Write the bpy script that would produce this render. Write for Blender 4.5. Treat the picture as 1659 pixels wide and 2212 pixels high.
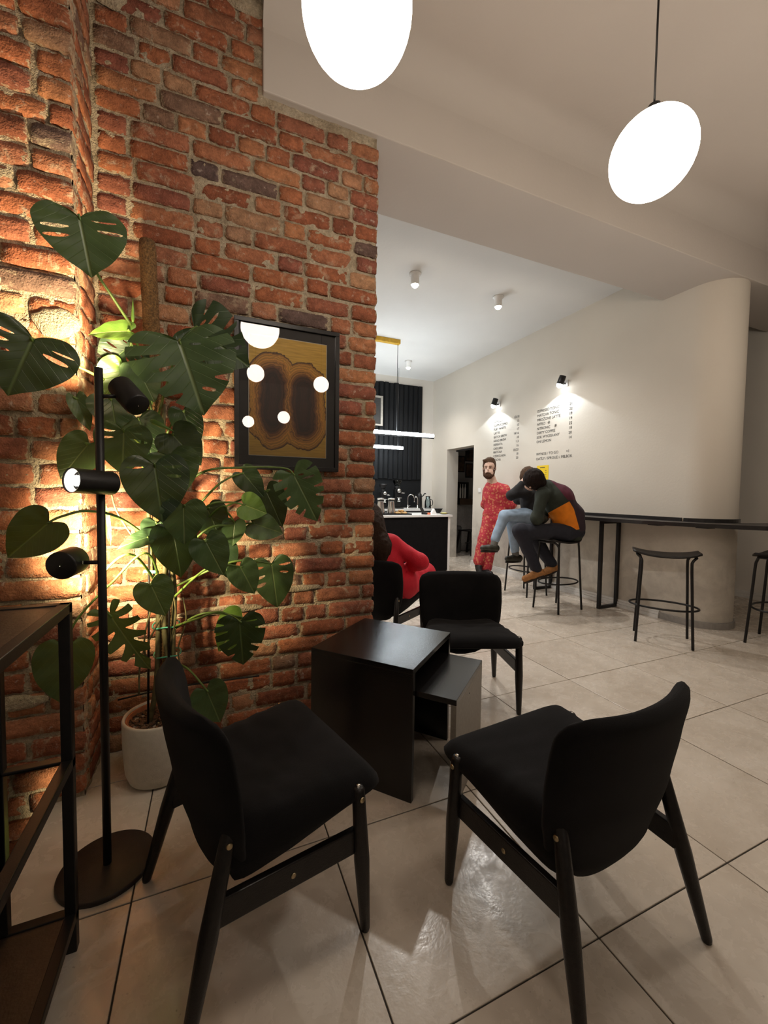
import bpy, bmesh, math, random
import numpy as np
from mathutils import Vector, Matrix, noise

for o in list(bpy.data.objects):
    bpy.data.objects.remove(o, do_unlink=True)
SC = bpy.context.scene
COL = SC.collection
rnd = random.Random(7)

# ------------------------------------------------------------------ camera
CAMH = 1.215
FPX = 878.02                       # focal length in pixels of the 1659 x 2212 frame
YAW, PITCH, ROLL = 0.403708, 0.0453203, 0.0131139
_f = Vector((math.sin(YAW)*math.cos(PITCH), math.cos(YAW)*math.cos(PITCH), -math.sin(PITCH)))
_r = Vector((math.cos(YAW), -math.sin(YAW), 0))
_u = _r.cross(_f)
R_ = math.cos(ROLL)*_r + math.sin(ROLL)*_u
U_ = -math.sin(ROLL)*_r + math.cos(ROLL)*_u
CPOS = Vector((0, 0, CAMH))
cam_d = bpy.data.cameras.new('camera')
cam_d.sensor_fit = 'HORIZONTAL'; cam_d.sensor_width = 36.0
cam_d.lens = FPX/1659*36.0
cam_d.clip_start = 0.02; cam_d.clip_end = 60
cam = bpy.data.objects.new('camera', cam_d); COL.objects.link(cam)
cam.matrix_world = Matrix(((R_.x, U_.x, -_f.x, 0), (R_.y, U_.y, -_f.y, 0), (R_.z, U_.z, -_f.z, CAMH), (0, 0, 0, 1)))
SC.camera = cam

# ------------------------------------------------------------------ world and exposure
w = bpy.data.worlds.new('world'); SC.world = w; w.use_nodes = True
w.node_tree.nodes['Background'].inputs[0].default_value = (0.9, 0.85, 0.8, 1)
w.node_tree.nodes['Background'].inputs[1].default_value = 0.02
SC.view_settings.view_transform = 'Standard'
SC.view_settings.look = 'None'
SC.view_settings.gamma = 1.0
SC.view_settings.use_curve_mapping = False
SC.view_settings.exposure = 0.24
cy = SC.cycles                     # light path lengths (an interior of matt surfaces)
cy.max_bounces = 4; cy.diffuse_bounces = 3; cy.glossy_bounces = 2; cy.transmission_bounces = 3; cy.transparent_max_bounces = 6
cy.caustics_reflective = False; cy.caustics_refractive = False; cy.sample_clamp_indirect = 6.0
# brightness of the lamps (each light itself is built with its lamp)
GLOBE = 17.0
GLOBE_COL = (1.0, 0.87, 0.73)

def pxray(px, py):
    return _f + (R_*(px-829.5) - U_*(py-1106.0))/FPX
def PX(px, py, d):                 # pixel + depth along the camera axis -> point
    return CPOS + pxray(px, py)*d
def at_y(px, py, Y):
    r = pxray(px, py); return CPOS + r*(Y/r.y)
def at_x(px, py, X):
    r = pxray(px, py); return CPOS + r*(X/r.x)
def at_z(px, py, z):
    r = pxray(px, py); return CPOS + r*((z-CAMH)/r.z)
def to_px(p):
    q = Vector(p)-CPOS; z = q.dot(_f)
    return 829.5+FPX*q.dot(R_)/z, 1106.0-FPX*q.dot(U_)/z

# ------------------------------------------------------------------ helpers
def link(o, parent=None):
    COL.objects.link(o)
    if parent is not None: o.parent = parent
    return o
def mesh_obj(name, verts, faces, mat=None, parent=None, smooth=False, uvs=None):
    me = bpy.data.meshes.new(name)
    me.from_pydata([tuple(v) for v in verts], [], [tuple(f) for f in faces])
    if mat is not None:
        for m in (mat if isinstance(mat, (list, tuple)) else [mat]): me.materials.append(m)
    if smooth: me.polygons.foreach_set('use_smooth', [True]*len(me.polygons))
    if uvs is not None:
        uv = me.uv_layers.new(name='UVMap')
        for l in me.loops: uv.data[l.index].uv = uvs[l.vertex_index]
    me.update()
    return link(bpy.data.objects.new(name, me), parent)
def thing(name, label, cat, loc=(0, 0, 0), rotz=0.0, group=None):
    o = bpy.data.objects.new(name, None); o.empty_display_size = 0.05
    COL.objects.link(o); o.location = loc; o.rotation_euler = (0, 0, rotz)
    o['label'] = label; o['category'] = cat
    if group: o['group'] = group
    return o
def tag(o, label, cat, group=None):
    o['label'] = label; o['category'] = cat
    if group: o['group'] = group
    return o
def struct(o): o['kind'] = 'structure'; return o
def dup_tree(root, loc, rotz, label, group=None):
    r = root.copy(); COL.objects.link(r); r.location = loc; r.rotation_euler = (0, 0, rotz)
    r['label'] = label
    if group: r['group'] = group
    for ch in list(root.children):
        c = ch.copy(); COL.objects.link(c); c.parent = r
        for g in list(ch.children):
            d = g.copy(); COL.objects.link(d); d.parent = c
    return r

class MB:
    """collects shapes; build() links them as ONE mesh object"""
    def __init__(s): s.v = []; s.f = []; s.sm = []
    def add(s, v, f, smooth=False):
        n = len(s.v); s.v += [tuple(p) for p in v]
        s.f += [tuple(i+n for i in q) for q in f]; s.sm += [smooth]*len(f); return s
    def box(s, x0, x1, y0, y1, z0, z1, bev=0.0, mtx=None):
        if bev <= 0:
            v = [(x, y, z) for z in (z0, z1) for y in (y0, y1) for x in (x0, x1)]
            f = [(0, 2, 3, 1), (4, 5, 7, 6), (0, 1, 5, 4), (2, 6, 7, 3), (0, 4, 6, 2), (1, 3, 7, 5)]
        else:
            bm = bmesh.new(); bmesh.ops.create_cube(bm, size=1)
            for q in bm.verts:
                q.co = ((x0+x1)/2+q.co.x*(x1-x0), (y0+y1)/2+q.co.y*(y1-y0), (z0+z1)/2+q.co.z*(z1-z0))
            bmesh.ops.bevel(bm, geom=bm.edges[:], offset=bev, segments=2, affect='EDGES', profile=0.5)
            bm.verts.index_update()
            v = [tuple(q.co) for q in bm.verts]; f = [tuple(q.index for q in p.verts) for p in bm.faces]; bm.free()
        if mtx is not None: v = [tuple(mtx @ Vector(q)) for q in v]
        return s.add(v, f)
    def bar(s, p0, p1, w, h, up=(0, 0, 1), bev=0.0):
        p0 = Vector(p0); p1 = Vector(p1); d = p1-p0; L = d.length; x = d/L
        y = Vector(up).cross(x)
        if y.length < 1e-4: y = Vector((0, 1, 0)).cross(x)
        y.normalize(); z = x.cross(y)
        m = Matrix(((x.x, y.x, z.x, p0.x), (x.y, y.y, z.y, p0.y), (x.z, y.z, z.z, p0.z), (0, 0, 0, 1)))
        return s.box(0, L, -w/2, w/2, -h/2, h/2, bev, m)
    def tube(s, pts, rad, n=10, cap=True, closed=False):
        pts = [Vector(p) for p in pts]; m = len(pts)
        rads = rad if isinstance(rad, (list, tuple)) else [rad]*m
        tang = []
        for i in range(m):
            a = pts[(i-1) % m] if (closed or i > 0) else pts[i]
            b = pts[(i+1) % m] if (closed or i < m-1) else pts[i]
            tang.append((b-a).normalized())
        ref = Vector((0, 0, 1)) if abs(tang[0].z) < .9 else Vector((1, 0, 0))
        nrm = tang[0].cross(ref).normalized(); V = []; F = []
        for i in range(m):
            nrm = (nrm - tang[i]*nrm.dot(tang[i])).normalized(); bi = tang[i].cross(nrm)
            for k in range(n):
                a = 2*math.pi*k/n
                V.append(pts[i]+(nrm*math.cos(a)+bi*math.sin(a))*rads[i])
        for i in range(m if closed else m-1):
            j = (i+1) % m
            for k in range(n):
                l = (k+1) % n; F.append((i*n+k, i*n+l, j*n+l, j*n+k))
        if cap and not closed:
            F.append(tuple(reversed(range(n)))); F.append(tuple((m-1)*n+k for k in range(n)))
        return s.add(V, F, True)
    def cyl(s, p0, p1, r0, r1=None, n=20):
        return s.tube([p0, p1], [r0, r0 if r1 is None else r1], n)
    def lathe(s, prof, n=32, c=(0, 0, 0)):
        V = []; F = []; m = len(prof)
        for r, z in prof:
            for k in range(n):
                a = 2*math.pi*k/n; V.append((c[0]+r*math.cos(a), c[1]+r*math.sin(a), c[2]+z))
        for i in range(m-1):
            for k in range(n):
                l = (k+1) % n; F.append((i*n+k, i*n+l, (i+1)*n+l, (i+1)*n+k))
        if prof[0][0] > 1e-5: F.append(tuple(reversed(range(n))))
        if prof[-1][0] > 1e-5: F.append(tuple((m-1)*n+k for k in range(n)))
        return s.add(V, F, True)
    def ball(s, c, r, n=16):
        rx, ry, rz = r if isinstance(r, (tuple, list)) else (r, r, r)
        V = []; F = []; m = n//2
        for i in range(m+1):
            t = math.pi*i/m
            for k in range(n):
                a = 2*math.pi*k/n
                V.append((c[0]+rx*math.sin(t)*math.cos(a), c[1]+ry*math.sin(t)*math.sin(a), c[2]+rz*math.cos(t)))
        for i in range(m):
            for k in range(n):
                l = (k+1) % n; F.append((i*n+k, (i+1)*n+k, (i+1)*n+l, i*n+l))
        return s.add(V, F, True)
    def prism(s, poly, z0, z1):
        n = len(poly)
        V = [(x, y, z0) for x, y in poly]+[(x, y, z1) for x, y in poly]
        F = [tuple(reversed(range(n))), tuple(range(n, 2*n))]+[(i, (i+1) % n, n+(i+1) % n, n+i) for i in range(n)]
        return s.add(V, F)
    def build(s, name, mat, parent=None, loc=None):
        o = mesh_obj(name, s.v, s.f, mat, parent)
        o.data.polygons.foreach_set('use_smooth', s.sm); o.data.update()
        if any(s.sm) and not all(s.sm): pass
        if loc is not None: o.location = loc
        return o

def crom(pts, n=8):                # Catmull-Rom through points
    P = [Vector(p) for p in pts]; P = [P[0]*2-P[1]]+P+[P[-1]*2-P[-2]]; out = []
    for i in range(1, len(P)-2):
        for k in range(n):
            t = k/n; a, b, c, d = P[i-1:i+3]
            out.append(.5*((2*b)+(c-a)*t+(2*a-5*b+4*c-d)*t*t+(3*b-a-3*c+d)*t**3))
    out.append(P[-2]); return out

# ------------------------------------------------------------------ materials
def newmat(name):
    m = bpy.data.materials.new(name); m.use_nodes = True
    nt = m.node_tree; return m, nt, nt.nodes['Principled BSDF']
def N(nt, t, **kw):
    n = nt.nodes.new(t)
    for k, v in kw.items(): setattr(n, k, v)
    return n
def L(nt, a, b): nt.links.new(a, b)
def math_(nt, op, a, b=None, clamp=False):
    n = N(nt, 'ShaderNodeMath', operation=op, use_clamp=clamp)
    for i, v in enumerate((a, b)):
        if v is None: continue
        if isinstance(v, (int, float)): n.inputs[i].default_value = v
        else: L(nt, v, n.inputs[i])
    return n.outputs[0]
def mixc(nt, fac, a, b, mode='MIX'):
    n = N(nt, 'ShaderNodeMix', data_type='RGBA', blend_type=mode)
    for s, v in ((n.inputs[0], fac), (n.inputs[6], a), (n.inputs[7], b)):
        if isinstance(v, (int, float)): s.default_value = v
        elif isinstance(v, tuple): s.default_value = (*v[:3], 1)
        else: L(nt, v, s)
    return n.outputs[2]
def noise_(nt, vec, scale, detail=4, rough=.55, dist=0):
    n = N(nt, 'ShaderNodeTexNoise'); n.inputs['Scale'].default_value = scale
    n.inputs['Detail'].default_value = detail; n.inputs['Roughness'].default_value = rough
    n.inputs['Distortion'].default_value = dist
    if vec is not None: L(nt, vec, n.inputs['Vector'])
    return n.outputs['Fac']
def ramp(nt, fac, stops, interp='LINEAR'):
    n = N(nt, 'ShaderNodeValToRGB'); n.color_ramp.interpolation = interp
    e = n.color_ramp.elements
    while len(e) < len(stops): e.new(.5)
    for q, (p, c) in zip(e, stops):
        q.position = p; q.color = (*(c if isinstance(c, tuple) else (c, c, c)), 1)
    L(nt, fac, n.inputs[0]); return n.outputs[0]
def bump_(nt, bsdf, h, strength, dist=.01):
    b = N(nt, 'ShaderNodeBump'); b.inputs['Strength'].default_value = strength; b.inputs['Distance'].default_value = dist
    L(nt, h, b.inputs['Height']); L(nt, b.outputs[0], bsdf.inputs['Normal'])
def pmat(name, col, rough=.5, metal=0., vary=.12, scale=30., bump=0., bscale=None, spec=.5, sheen=0.):
    m, nt, b = newmat(name)
    pos = N(nt, 'ShaderNodeNewGeometry').outputs['Position']
    n = noise_(nt, pos, scale, 2)
    c1 = tuple(max(0, c*(1-vary)) for c in col); c2 = tuple(min(1, c*(1+vary)) for c in col)
    L(nt, ramp(nt, n, [(.3, c1), (.7, c2)]), b.inputs['Base Color'])
    b.inputs['Roughness'].default_value = rough; b.inputs['Metallic'].default_value = metal
    b.inputs['Specular IOR Level'].default_value = spec
    if sheen: b.inputs['Sheen Weight'].default_value = sheen
    if bump: bump_(nt, b, noise_(nt, pos, bscale or scale*4, 1), bump)
    return m
def emat(name, col, strength):
    m, nt, b = newmat(name)
    b.inputs['Base Color'].default_value = (*col, 1); b.inputs['Roughness'].default_value = .4
    b.inputs['Emission Color'].default_value = (*col, 1); b.inputs['Emission Strength'].default_value = strength
    return m
def glassmat(name, tint=(1, 1, 1), ior=1.5, rough=0.0):
    m, nt, b = newmat(name); nt.nodes.remove(b)
    out = [n for n in nt.nodes if n.type == 'OUTPUT_MATERIAL'][0]
    fr = N(nt, 'ShaderNodeFresnel'); fr.inputs[0].default_value = ior
    tr = N(nt, 'ShaderNodeBsdfTransparent'); tr.inputs[0].default_value = (*tint, 1)
    gl = N(nt, 'ShaderNodeBsdfGlossy'); gl.inputs['Roughness'].default_value = rough
    mx = N(nt, 'ShaderNodeMixShader')
    L(nt, fr.outputs[0], mx.inputs[0]); L(nt, tr.outputs[0], mx.inputs[1]); L(nt, gl.outputs[0], mx.inputs[2])
    L(nt, mx.outputs[0], out.inputs[0]); return m

def mat_brick():
    m, nt, b = newmat('brick_red')
    oi = N(nt, 'ShaderNodeObjectInfo'); pos = N(nt, 'ShaderNodeNewGeometry').outputs['Position']
    base = ramp(nt, oi.outputs['Random'], [(0, (.22, .075, .042)), (.18, (.33, .110, .054)), (.36, (.38, .140, .066)),
        (.52, (.25, .085, .058)), (.66, (.43, .185, .088)), (.8, (.31, .105, .064)), (.92, (.46, .25, .135)), (1, (.12, .078, .070))])
    n1 = noise_(nt, pos, 22, 4, .65); n2 = noise_(nt, pos, 90, 2, .6)
    c = mixc(nt, 1, base, ramp(nt, n1, [(.25, .55), (.75, 1.3)]), 'MULTIPLY')
    c = mixc(nt, .6, c, ramp(nt, n2, [(.3, .7), (.7, 1.25)]), 'MULTIPLY')
    sm = noise_(nt, pos, 13, 4, .7, .6)
    c = mixc(nt, ramp(nt, sm, [(.58, 0.), (.70, .6)]), c, (.50, .40, .28))
    pale = noise_(nt, pos, 34, 3, .7)
    c = mixc(nt, ramp(nt, pale, [(.62, 0.), (.74, .6)]), c, (.56, .46, .38))
    gs = N(nt, 'ShaderNodeSeparateXYZ'); L(nt, N(nt, 'ShaderNodeTexCoord').outputs['Generated'], gs.inputs[0])
    ed = math_(nt, 'MAXIMUM', math_(nt, 'ABSOLUTE', math_(nt, 'SUBTRACT', gs.outputs[0], .5)), math_(nt, 'MULTIPLY', math_(nt, 'ABSOLUTE', math_(nt, 'SUBTRACT', gs.outputs[2], .5)), .96))
    ed = math_(nt, 'ADD', math_(nt, 'MULTIPLY', ed, 2.), math_(nt, 'MULTIPLY', math_(nt, 'SUBTRACT', noise_(nt, pos, 40, 3, .7), .5), .75))
    c = mixc(nt, ramp(nt, ed, [(.92, 0.), (1.12, .85)]), c, (.42, .33, .225))
    L(nt, c, b.inputs['Base Color']); b.inputs['Roughness'].default_value = .88
    b.inputs['Specular IOR Level'].default_value = .25
    h = math_(nt, 'ADD', math_(nt, 'MULTIPLY', n1, .6), math_(nt, 'MULTIPLY', noise_(nt, pos, 160, 1), .4))
    bump_(nt, b, h, .9, .012); return m
def mat_mortar():
    m, nt, b = newmat('lime_mortar')
    pos = N(nt, 'ShaderNodeNewGeometry').outputs['Position']
    n1 = noise_(nt, pos, 9, 3, .65); n2 = noise_(nt, pos, 70, 3, .7)
    c = ramp(nt, n1, [(.25, (.29, .225, .15)), (.5, (.43, .35, .245)), (.8, (.54, .46, .345))])
    c = mixc(nt, .7, c, ramp(nt, n2, [(.3, .6), (.7, 1.25)]), 'MULTIPLY')
    L(nt, c, b.inputs['Base Color']); b.inputs['Roughness'].default_value = .95
    b.inputs['Specular IOR Level'].default_value = .15
    bump_(nt, b, noise_(nt, pos, 110, 2, .7), 1.0, .012); return m
def mat_tile():
    m, nt, b = newmat('concrete_tile')
    oi = N(nt, 'ShaderNodeObjectInfo'); pos = N(nt, 'ShaderNodeNewGeometry').outputs['Position']
    off = N(nt, 'ShaderNodeVectorMath', operation='SCALE'); off.inputs[0].default_value = (17, 31, 5)
    L(nt, oi.outputs['Random'], off.inputs['Scale'])
    ad = N(nt, 'ShaderNodeVectorMath', operation='ADD'); L(nt, pos, ad.inputs[0]); L(nt, off.outputs[0], ad.inputs[1])
    p = ad.outputs[0]
    n1 = noise_(nt, p, 2.6, 3, .6, .3); n2 = noise_(nt, p, 14, 4, .7, .4); n3 = noise_(nt, p, 55, 2, .7)
    n4 = noise_(nt, p, 5.5, 3, .6, .2)
    c = ramp(nt, n1, [(.25, (.52, .445, .365)), (.55, (.62, .545, .46)), (.8, (.68, .61, .53))])
    c = mixc(nt, ramp(nt, n4, [(.50, 0.), (.74, .32)]), c, (.38, .305, .225))
    c = mixc(nt, ramp(nt, n2, [(.62, 0.), (.82, .28)]), c, (.28, .215, .15))
    c = mixc(nt, ramp(nt, n3, [(.70, 0.), (.78, .45)]), c, (.14, .10, .07))
    L(nt, c, b.inputs['Base Color'])
    L(nt, ramp(nt, n2, [(.3, .15), (.7, .36)]), b.inputs['Roughness'])
    b.inputs['Specular IOR Level'].default_value = .5
    h = math_(nt, 'ADD', math_(nt, 'MULTIPLY', n2, .5), math_(nt, 'MULTIPLY', n3, .25))
    bump_(nt, b, h, .12, .01); return m
def mat_plaster(name, col, stain=(.42, .38, .33), low=False):
    m, nt, b = newmat(name)
    pos = N(nt, 'ShaderNodeNewGeometry').outputs['Position']
    n1 = noise_(nt, pos, 1.3, 2, .6); n2 = noise_(nt, pos, 6, 4, .65, .5)
    c = ramp(nt, n1, [(.25, tuple(q*.94 for q in col)), (.75, col)])
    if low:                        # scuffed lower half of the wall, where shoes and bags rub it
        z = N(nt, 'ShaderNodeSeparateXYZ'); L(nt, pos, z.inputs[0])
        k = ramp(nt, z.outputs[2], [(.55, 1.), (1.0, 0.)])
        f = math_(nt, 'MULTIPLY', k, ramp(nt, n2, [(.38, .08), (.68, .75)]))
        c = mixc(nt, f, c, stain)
    L(nt, c, b.inputs['Base Color']); b.inputs['Roughness'].default_value = .85
    b.inputs['Specular IOR Level'].default_value = .3
    bump_(nt, b, noise_(nt, pos, 40, 2, .6), .15, .006); return m
def mat_leaf(name, c1, c2, vein):
    m, nt, b = newmat(name)
    uv = N(nt, 'ShaderNodeUVMap'); sp = N(nt, 'ShaderNodeSeparateXYZ'); L(nt, uv.outputs[0], sp.inputs[0])
    u, v = sp.outputs[0], sp.outputs[1]
    av = math_(nt, 'ABSOLUTE', math_(nt, 'SUBTRACT', v, .5))
    pos = N(nt, 'ShaderNodeNewGeometry').outputs['Position']
    c = ramp(nt, noise_(nt, pos, 16, 4), [(.3, c1), (.7, c2)])
    mid = ramp(nt, av, [(.006, 1.), (.022, 0.)])
    lat = math_(nt, 'FRACT', math_(nt, 'MULTIPLY', math_(nt, 'SUBTRACT', u, math_(nt, 'MULTIPLY', av, .9)), 8.0))
    lat = ramp(nt, math_(nt, 'ABSOLUTE', math_(nt, 'SUBTRACT', lat, .5)), [(.0, .22), (.06, 0.)])
    f = math_(nt, 'MAXIMUM', mid, lat)
    c = mixc(nt, f, c, vein)
    L(nt, c, b.inputs['Base Color']); b.inputs['Roughness'].default_value = .38
    b.inputs['Specular IOR Level'].default_value = .45
    bump_(nt, b, f, .5, .004)
    out = [n for n in nt.nodes if n.type == 'OUTPUT_MATERIAL'][0]
    tl = N(nt, 'ShaderNodeBsdfTranslucent'); L(nt, mixc(nt, .5, c, (.30, .42, .03)), tl.inputs[0])
    mx = N(nt, 'ShaderNodeMixShader'); mx.inputs[0].default_value = .13
    L(nt, b.outputs[0], mx.inputs[1]); L(nt, tl.outputs[0], mx.inputs[2]); L(nt, mx.outputs[0], out.inputs[0])
    return m

MT = {}
MT['brick'] = mat_brick(); MT['mortar'] = mat_mortar(); MT['tile'] = mat_tile()
MT['grout'] = pmat('dark_grout', (.045, .038, .032), .9)
MT['wall'] = mat_plaster('white_plaster', (.74, .70, .64))
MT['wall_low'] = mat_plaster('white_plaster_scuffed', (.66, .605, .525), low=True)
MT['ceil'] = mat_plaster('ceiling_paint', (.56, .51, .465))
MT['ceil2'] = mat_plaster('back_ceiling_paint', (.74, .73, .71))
MT['fabric'] = pmat('black_fabric', (.0058, .0053, .0058), .9, bump=.35, bscale=900, scale=8, vary=.3, spec=.12, sheen=.05)
MT['bwood'] = pmat('black_stained_wood', (.008, .006, .0055), .36, scale=60, vary=.4, bump=.08, spec=.35)
MT['bmetal'] = pmat('black_powder_coat', (.009, .008, .008), .42, vary=.2, bump=.05, bscale=500, spec=.35)
MT['chrome'] = pmat('chrome', (.75, .74, .72), .12, 1.0, vary=.05)
MT['brass'] = pmat('dull_brass', (.45, .36, .22), .3, 1.0, vary=.1)
MT['laminate'] = pmat('black_laminate', (.007, .006, .0058), .20, vary=.25, scale=90, bump=.05, bscale=300)
MT['greylam'] = pmat('grey_panel', (.20, .18, .155), .45, vary=.1, scale=60)
MT['white'] = pmat('white_paint', (.76, .74, .71), .55, vary=.05)
MT['greyskirt'] = pmat('grey_skirting', (.30, .28, .26), .6, vary=.1)
MT['steel'] = pmat('brushed_steel', (.62, .60, .57), .22, 1.0, vary=.1, scale=80)
MT['dark'] = pmat('dark_interior', (.03, .028, .026), .8)
MT['glass'] = glassmat('clear_glass')
MT['yellow'] = pmat('yellow_paint', (.62, .36, .015), .5)
MT['ink'] = pmat('black_vinyl_lettering', (.02, .02, .02), .6)

# ================================================================== the setting
XW, YB, YP, XE = -.455, 2.17, 1.89, .87      # brick corner, brick wall plane, pilaster plane, wall end
ZC, ZB, ZC2 = 3.62, 3.17, 3.48               # ceiling, beam underside, back-room ceiling
BY0, BY1 = 2.145, 2.73                       # beam front and back
XM = 4.15                                    # menu wall
YE = 7.25                                    # end wall
XR = 6.02

# ---- floor: grout bed with single tiles
floor = struct(MB().box(-1.7, 6.3, -5.1, 7.7, -.06, -.004).build('floor', MT['grout']))
tile_me = None
for i in range(-4, 10):
    for j in range(-3, 12):
        x0 = .978+.6*(i-1); y0 = .742+.6*(j-1)
        if y0+.6 < -1.2 or x0 > XR or y0 > 7.5: continue
        if y0 > BY1 and x0+.6 < .3: continue
        if x0 < -1.6: continue
        if tile_me is None:
            o = MB().box(-.2978, .2978, -.2978, .2978, -.012, 0, .0016).build('tile', MT['tile'], floor)
            tile_me = o.data
        else:
            o = link(bpy.data.objects.new('tile', tile_me), floor)
        o.location = (x0+.3, y0+.3, rnd.uniform(-.0004, .0004)); o.rotation_euler = (0, 0, rnd.choice((0, math.pi/2, math.pi, -math.pi/2)))

# ---- brick masonry
def brick_mesh(Lx, H, seed):
    r = random.Random(seed); nx, nz, D = 6, 3, .05; V = []; F = []
    for k in range(nz+1):
        for i in range(nx+1):
            u = i/nx*2-1; v = k/nz*2-1
            e = max(abs(u), abs(v)) > .99
            x = u*Lx/2; z = v*H/2; y = r.uniform(-.003, .002)
            if abs(u) > .99 and abs(v) > .99: x *= 1-r.uniform(.01, .05); z *= 1-r.uniform(.02, .14)
            if e: y += r.uniform(.001, .005); x += r.uniform(-.003, .003); z += r.uniform(-.003, .003)
            V.append((x, y, z))
    w = nx+1
    for k in range(nz):
        for i in range(nx): F.append((k*w+i, k*w+i+1, (k+1)*w+i+1, (k+1)*w+i))
    ring = list(range(w))+[k*w+nx for k in range(1, nz+1)]+[nz*w+i for i in range(nx-1, -1, -1)]+[k*w for k in range(nz-1, 0, -1)]
    n0 = len(V); V += [(V[q][0]*1.005, D, V[q][2]*1.005) for q in ring]
    for q in range(len(ring)):
        a, b2 = ring[q], ring[(q+1) % len(ring)]
        F.append((b2, a, n0+q, n0+(q+1) % len(ring)))
    me = bpy.data.meshes.new('brick'); me.from_pydata(V, [], F); me.materials.append(MT['brick'])
    me.polygons.foreach_set('use_smooth', [q < nx*nz for q in range(len(F))]); me.update(); return me
PIT, BH = .0868, .0725
STR = [brick_mesh(.25, BH, 100+i) for i in range(9)]
HEA = [brick_mesh(.118, BH, 200+i) for i in range(9)]
def lay(parent, u0, u1, z0, z1, put, seed, keep=lambda u, z, h: True, minlen=.05, stagger=True):
    r = random.Random(seed); row = 0; z = z0
    while z+BH*.6 < z1:
        u = u0+r.uniform(.004, .010); k = row+r.randint(0, 1) if stagger else 0
        first = True
        while u < u1-minlen:
            long = (k % 2 == 0)
            if r.random() < .18: long = not long
            ln = (.25 if long else .118)*r.uniform(.9, 1.06)
            if first and r.random() < .4: ln *= r.uniform(.5, .8)
            first = False
            end = u+ln
            if u1-end < .075: end = u1-.006*r.random(); ln = end-u
            if ln > .3: ln = .25; end = u+ln
            zc = z+BH/2+r.uniform(-.0035, .0035)
            if keep((u+end)/2, zc, ln/2):
                src = STR if ln > .17 else HEA; me = src[r.randrange(9)]
                o = link(bpy.data.objects.new('brick', me), parent)
                put(o, (u+end)/2, zc, r)
                base = .25 if ln > .17 else .118
                o.scale = (ln/base*(1 if r.random() < .5 else -1), 1, r.uniform(.93, 1.05)*(1 if r.random() < .5 else -1))
            u = end+r.uniform(.009, .019); k += 1
        z += PIT; row += 1
def mortar_face(name, parent, p0, du, dz, nrm, nu, nz, amp, seed):
    V = []; F = []; p0 = Vector(p0); du = Vector(du); dz = Vector(dz); nrm = Vector(nrm)
    for k in range(nz+1):
        for i in range(nu+1):
            p = p0+du*(i/nu)+dz*(k/nz)
            d = noise.noise(p*23+Vector((seed, 0, 0)))*amp+noise.noise(p*60)*amp*.5
            V.append(p+nrm*d)
    w_ = nu+1
    for k in range(nz):
        for i in range(nu): F.append((k*w_+i, k*w_+i+1, (k+1)*w_+i+1, (k+1)*w_+i))
    return mesh_obj(name, V, F, MT['mortar'], parent, True)

wl = struct(MB().box(XW-.02, XE-.02, YB+.035, BY1, 0, ZC).build('wall_left', MT['wall']))
mortar_face('mortar', wl, (XW-.02, YB+.0085, 0), (XE+.02-XW-.012, 0, 0), (0, 0, ZC), (0, -1, 0), 90, 240, .0075, 3.1)
mortar_face('mortar', wl, (XE-.012, YB+.012, 0), (0, BY1-YB-.012, 0), (0, 0, ZB), (1, 0, 0), 30, 170, .0085, 8.1)
def put_main(o, u, z, r): o.location = (u, YB+r.uniform(-.006, .005), z); o.rotation_euler = (0, r.uniform(-.012, .012), r.uniform(-.012, .012))
PLX, PLZ = .247, 3.175                        # plastered field above the beam line
lay(wl, XW+.004, XE, .006, ZC-.05, put_main, 11, keep=lambda u, z, h: not (u+h*.3 > PLX and z > PLZ-.02))
# end of the brick wall, seen only when stepping aside: its header courses as one part
mbE = MB(); re = random.Random(5); z = .006; row = 0
while z < ZB-.05:
    y = YB+.03; k = row
    while y < BY1-.05:
        ln = min(.25 if k % 2 else .12, BY1-.01-y)
        mbE.box(XE-.05, XE+re.uniform(-.003, .006), y, y+ln, z, z+BH, .006); y += ln+.014; k += 1
    z += PIT; row += 1
oe = mbE.build('brick_courses', MT['brick'], wl); oe['kind'] = 'stuff'

wp = struct(MB().box(-1.7, XW-.035, YP+.035, YB+.4, 0, ZC).build('wall_corner', MT['wall']))
mortar_face('mortar', wp, (-1.45, YP+.0095, 0), (1.45+XW-.012, 0, 0), (0, 0, ZC), (0, -1, 0), 70, 240, .0085, 5.5)
mortar_face('mortar', wp, (XW-.009, YP+.010, 0), (0, YB-YP, 0), (0, 0, ZC), (1, 0, 0), 18, 190, .008, 6.5)
def put_pil(o, u, z, r): o.location = (u, YP+r.uniform(-.008, .006), z); o.rotation_euler = (0, r.uniform(-.014, .014), r.uniform(-.012, .012))
lay(wp, -1.38, XW-.002, .02, ZC-.05, put_pil, 23)
def put_ret(o, u, z, r): o.location = (XW+r.uniform(-.006, .004), u, z); o.rotation_euler = (0, 0, math.pi/2+r.uniform(-.012, .012))
lay(wp, YP+.055, YB+.0, .02, ZC-.05, put_ret, 31)
# plaster field beside the beam and the plaster remnants at the top of the bricks
def blob(name, parent, c, w_, h_, y, seed):
    r = random.Random(seed); n = 18; V = []; F = []
    for ring, (k, dy) in enumerate(((1.0, .012), (.82, 0.0), (.4, -.004))):
        for i in range(n):
            a = 2*math.pi*i/n; q = k*(1+.25*noise.noise(Vector((math.cos(a)*2, math.sin(a)*2, seed))))
            V.append((c[0]+w_*q*math.cos(a), y+dy, c[1]+h_*q*math.sin(a)))
    for s_ in range(2):
        for i in range(n):
            j = (i+1) % n; F.append((s_*n+i, s_*n+j, (s_+1)*n+j, (s_+1)*n+i))
    F.append(tuple(2*n+i for i in range(n)))
    return mesh_obj(name, V, F, MT['mortar'], parent, True)
blob('plaster_patch', wl, (-.39, 3.36), .07, .075, YB-.012, 3); blob('plaster_patch', wl, (.17, 3.56), .11, .05, YB-.012, 4)
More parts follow.
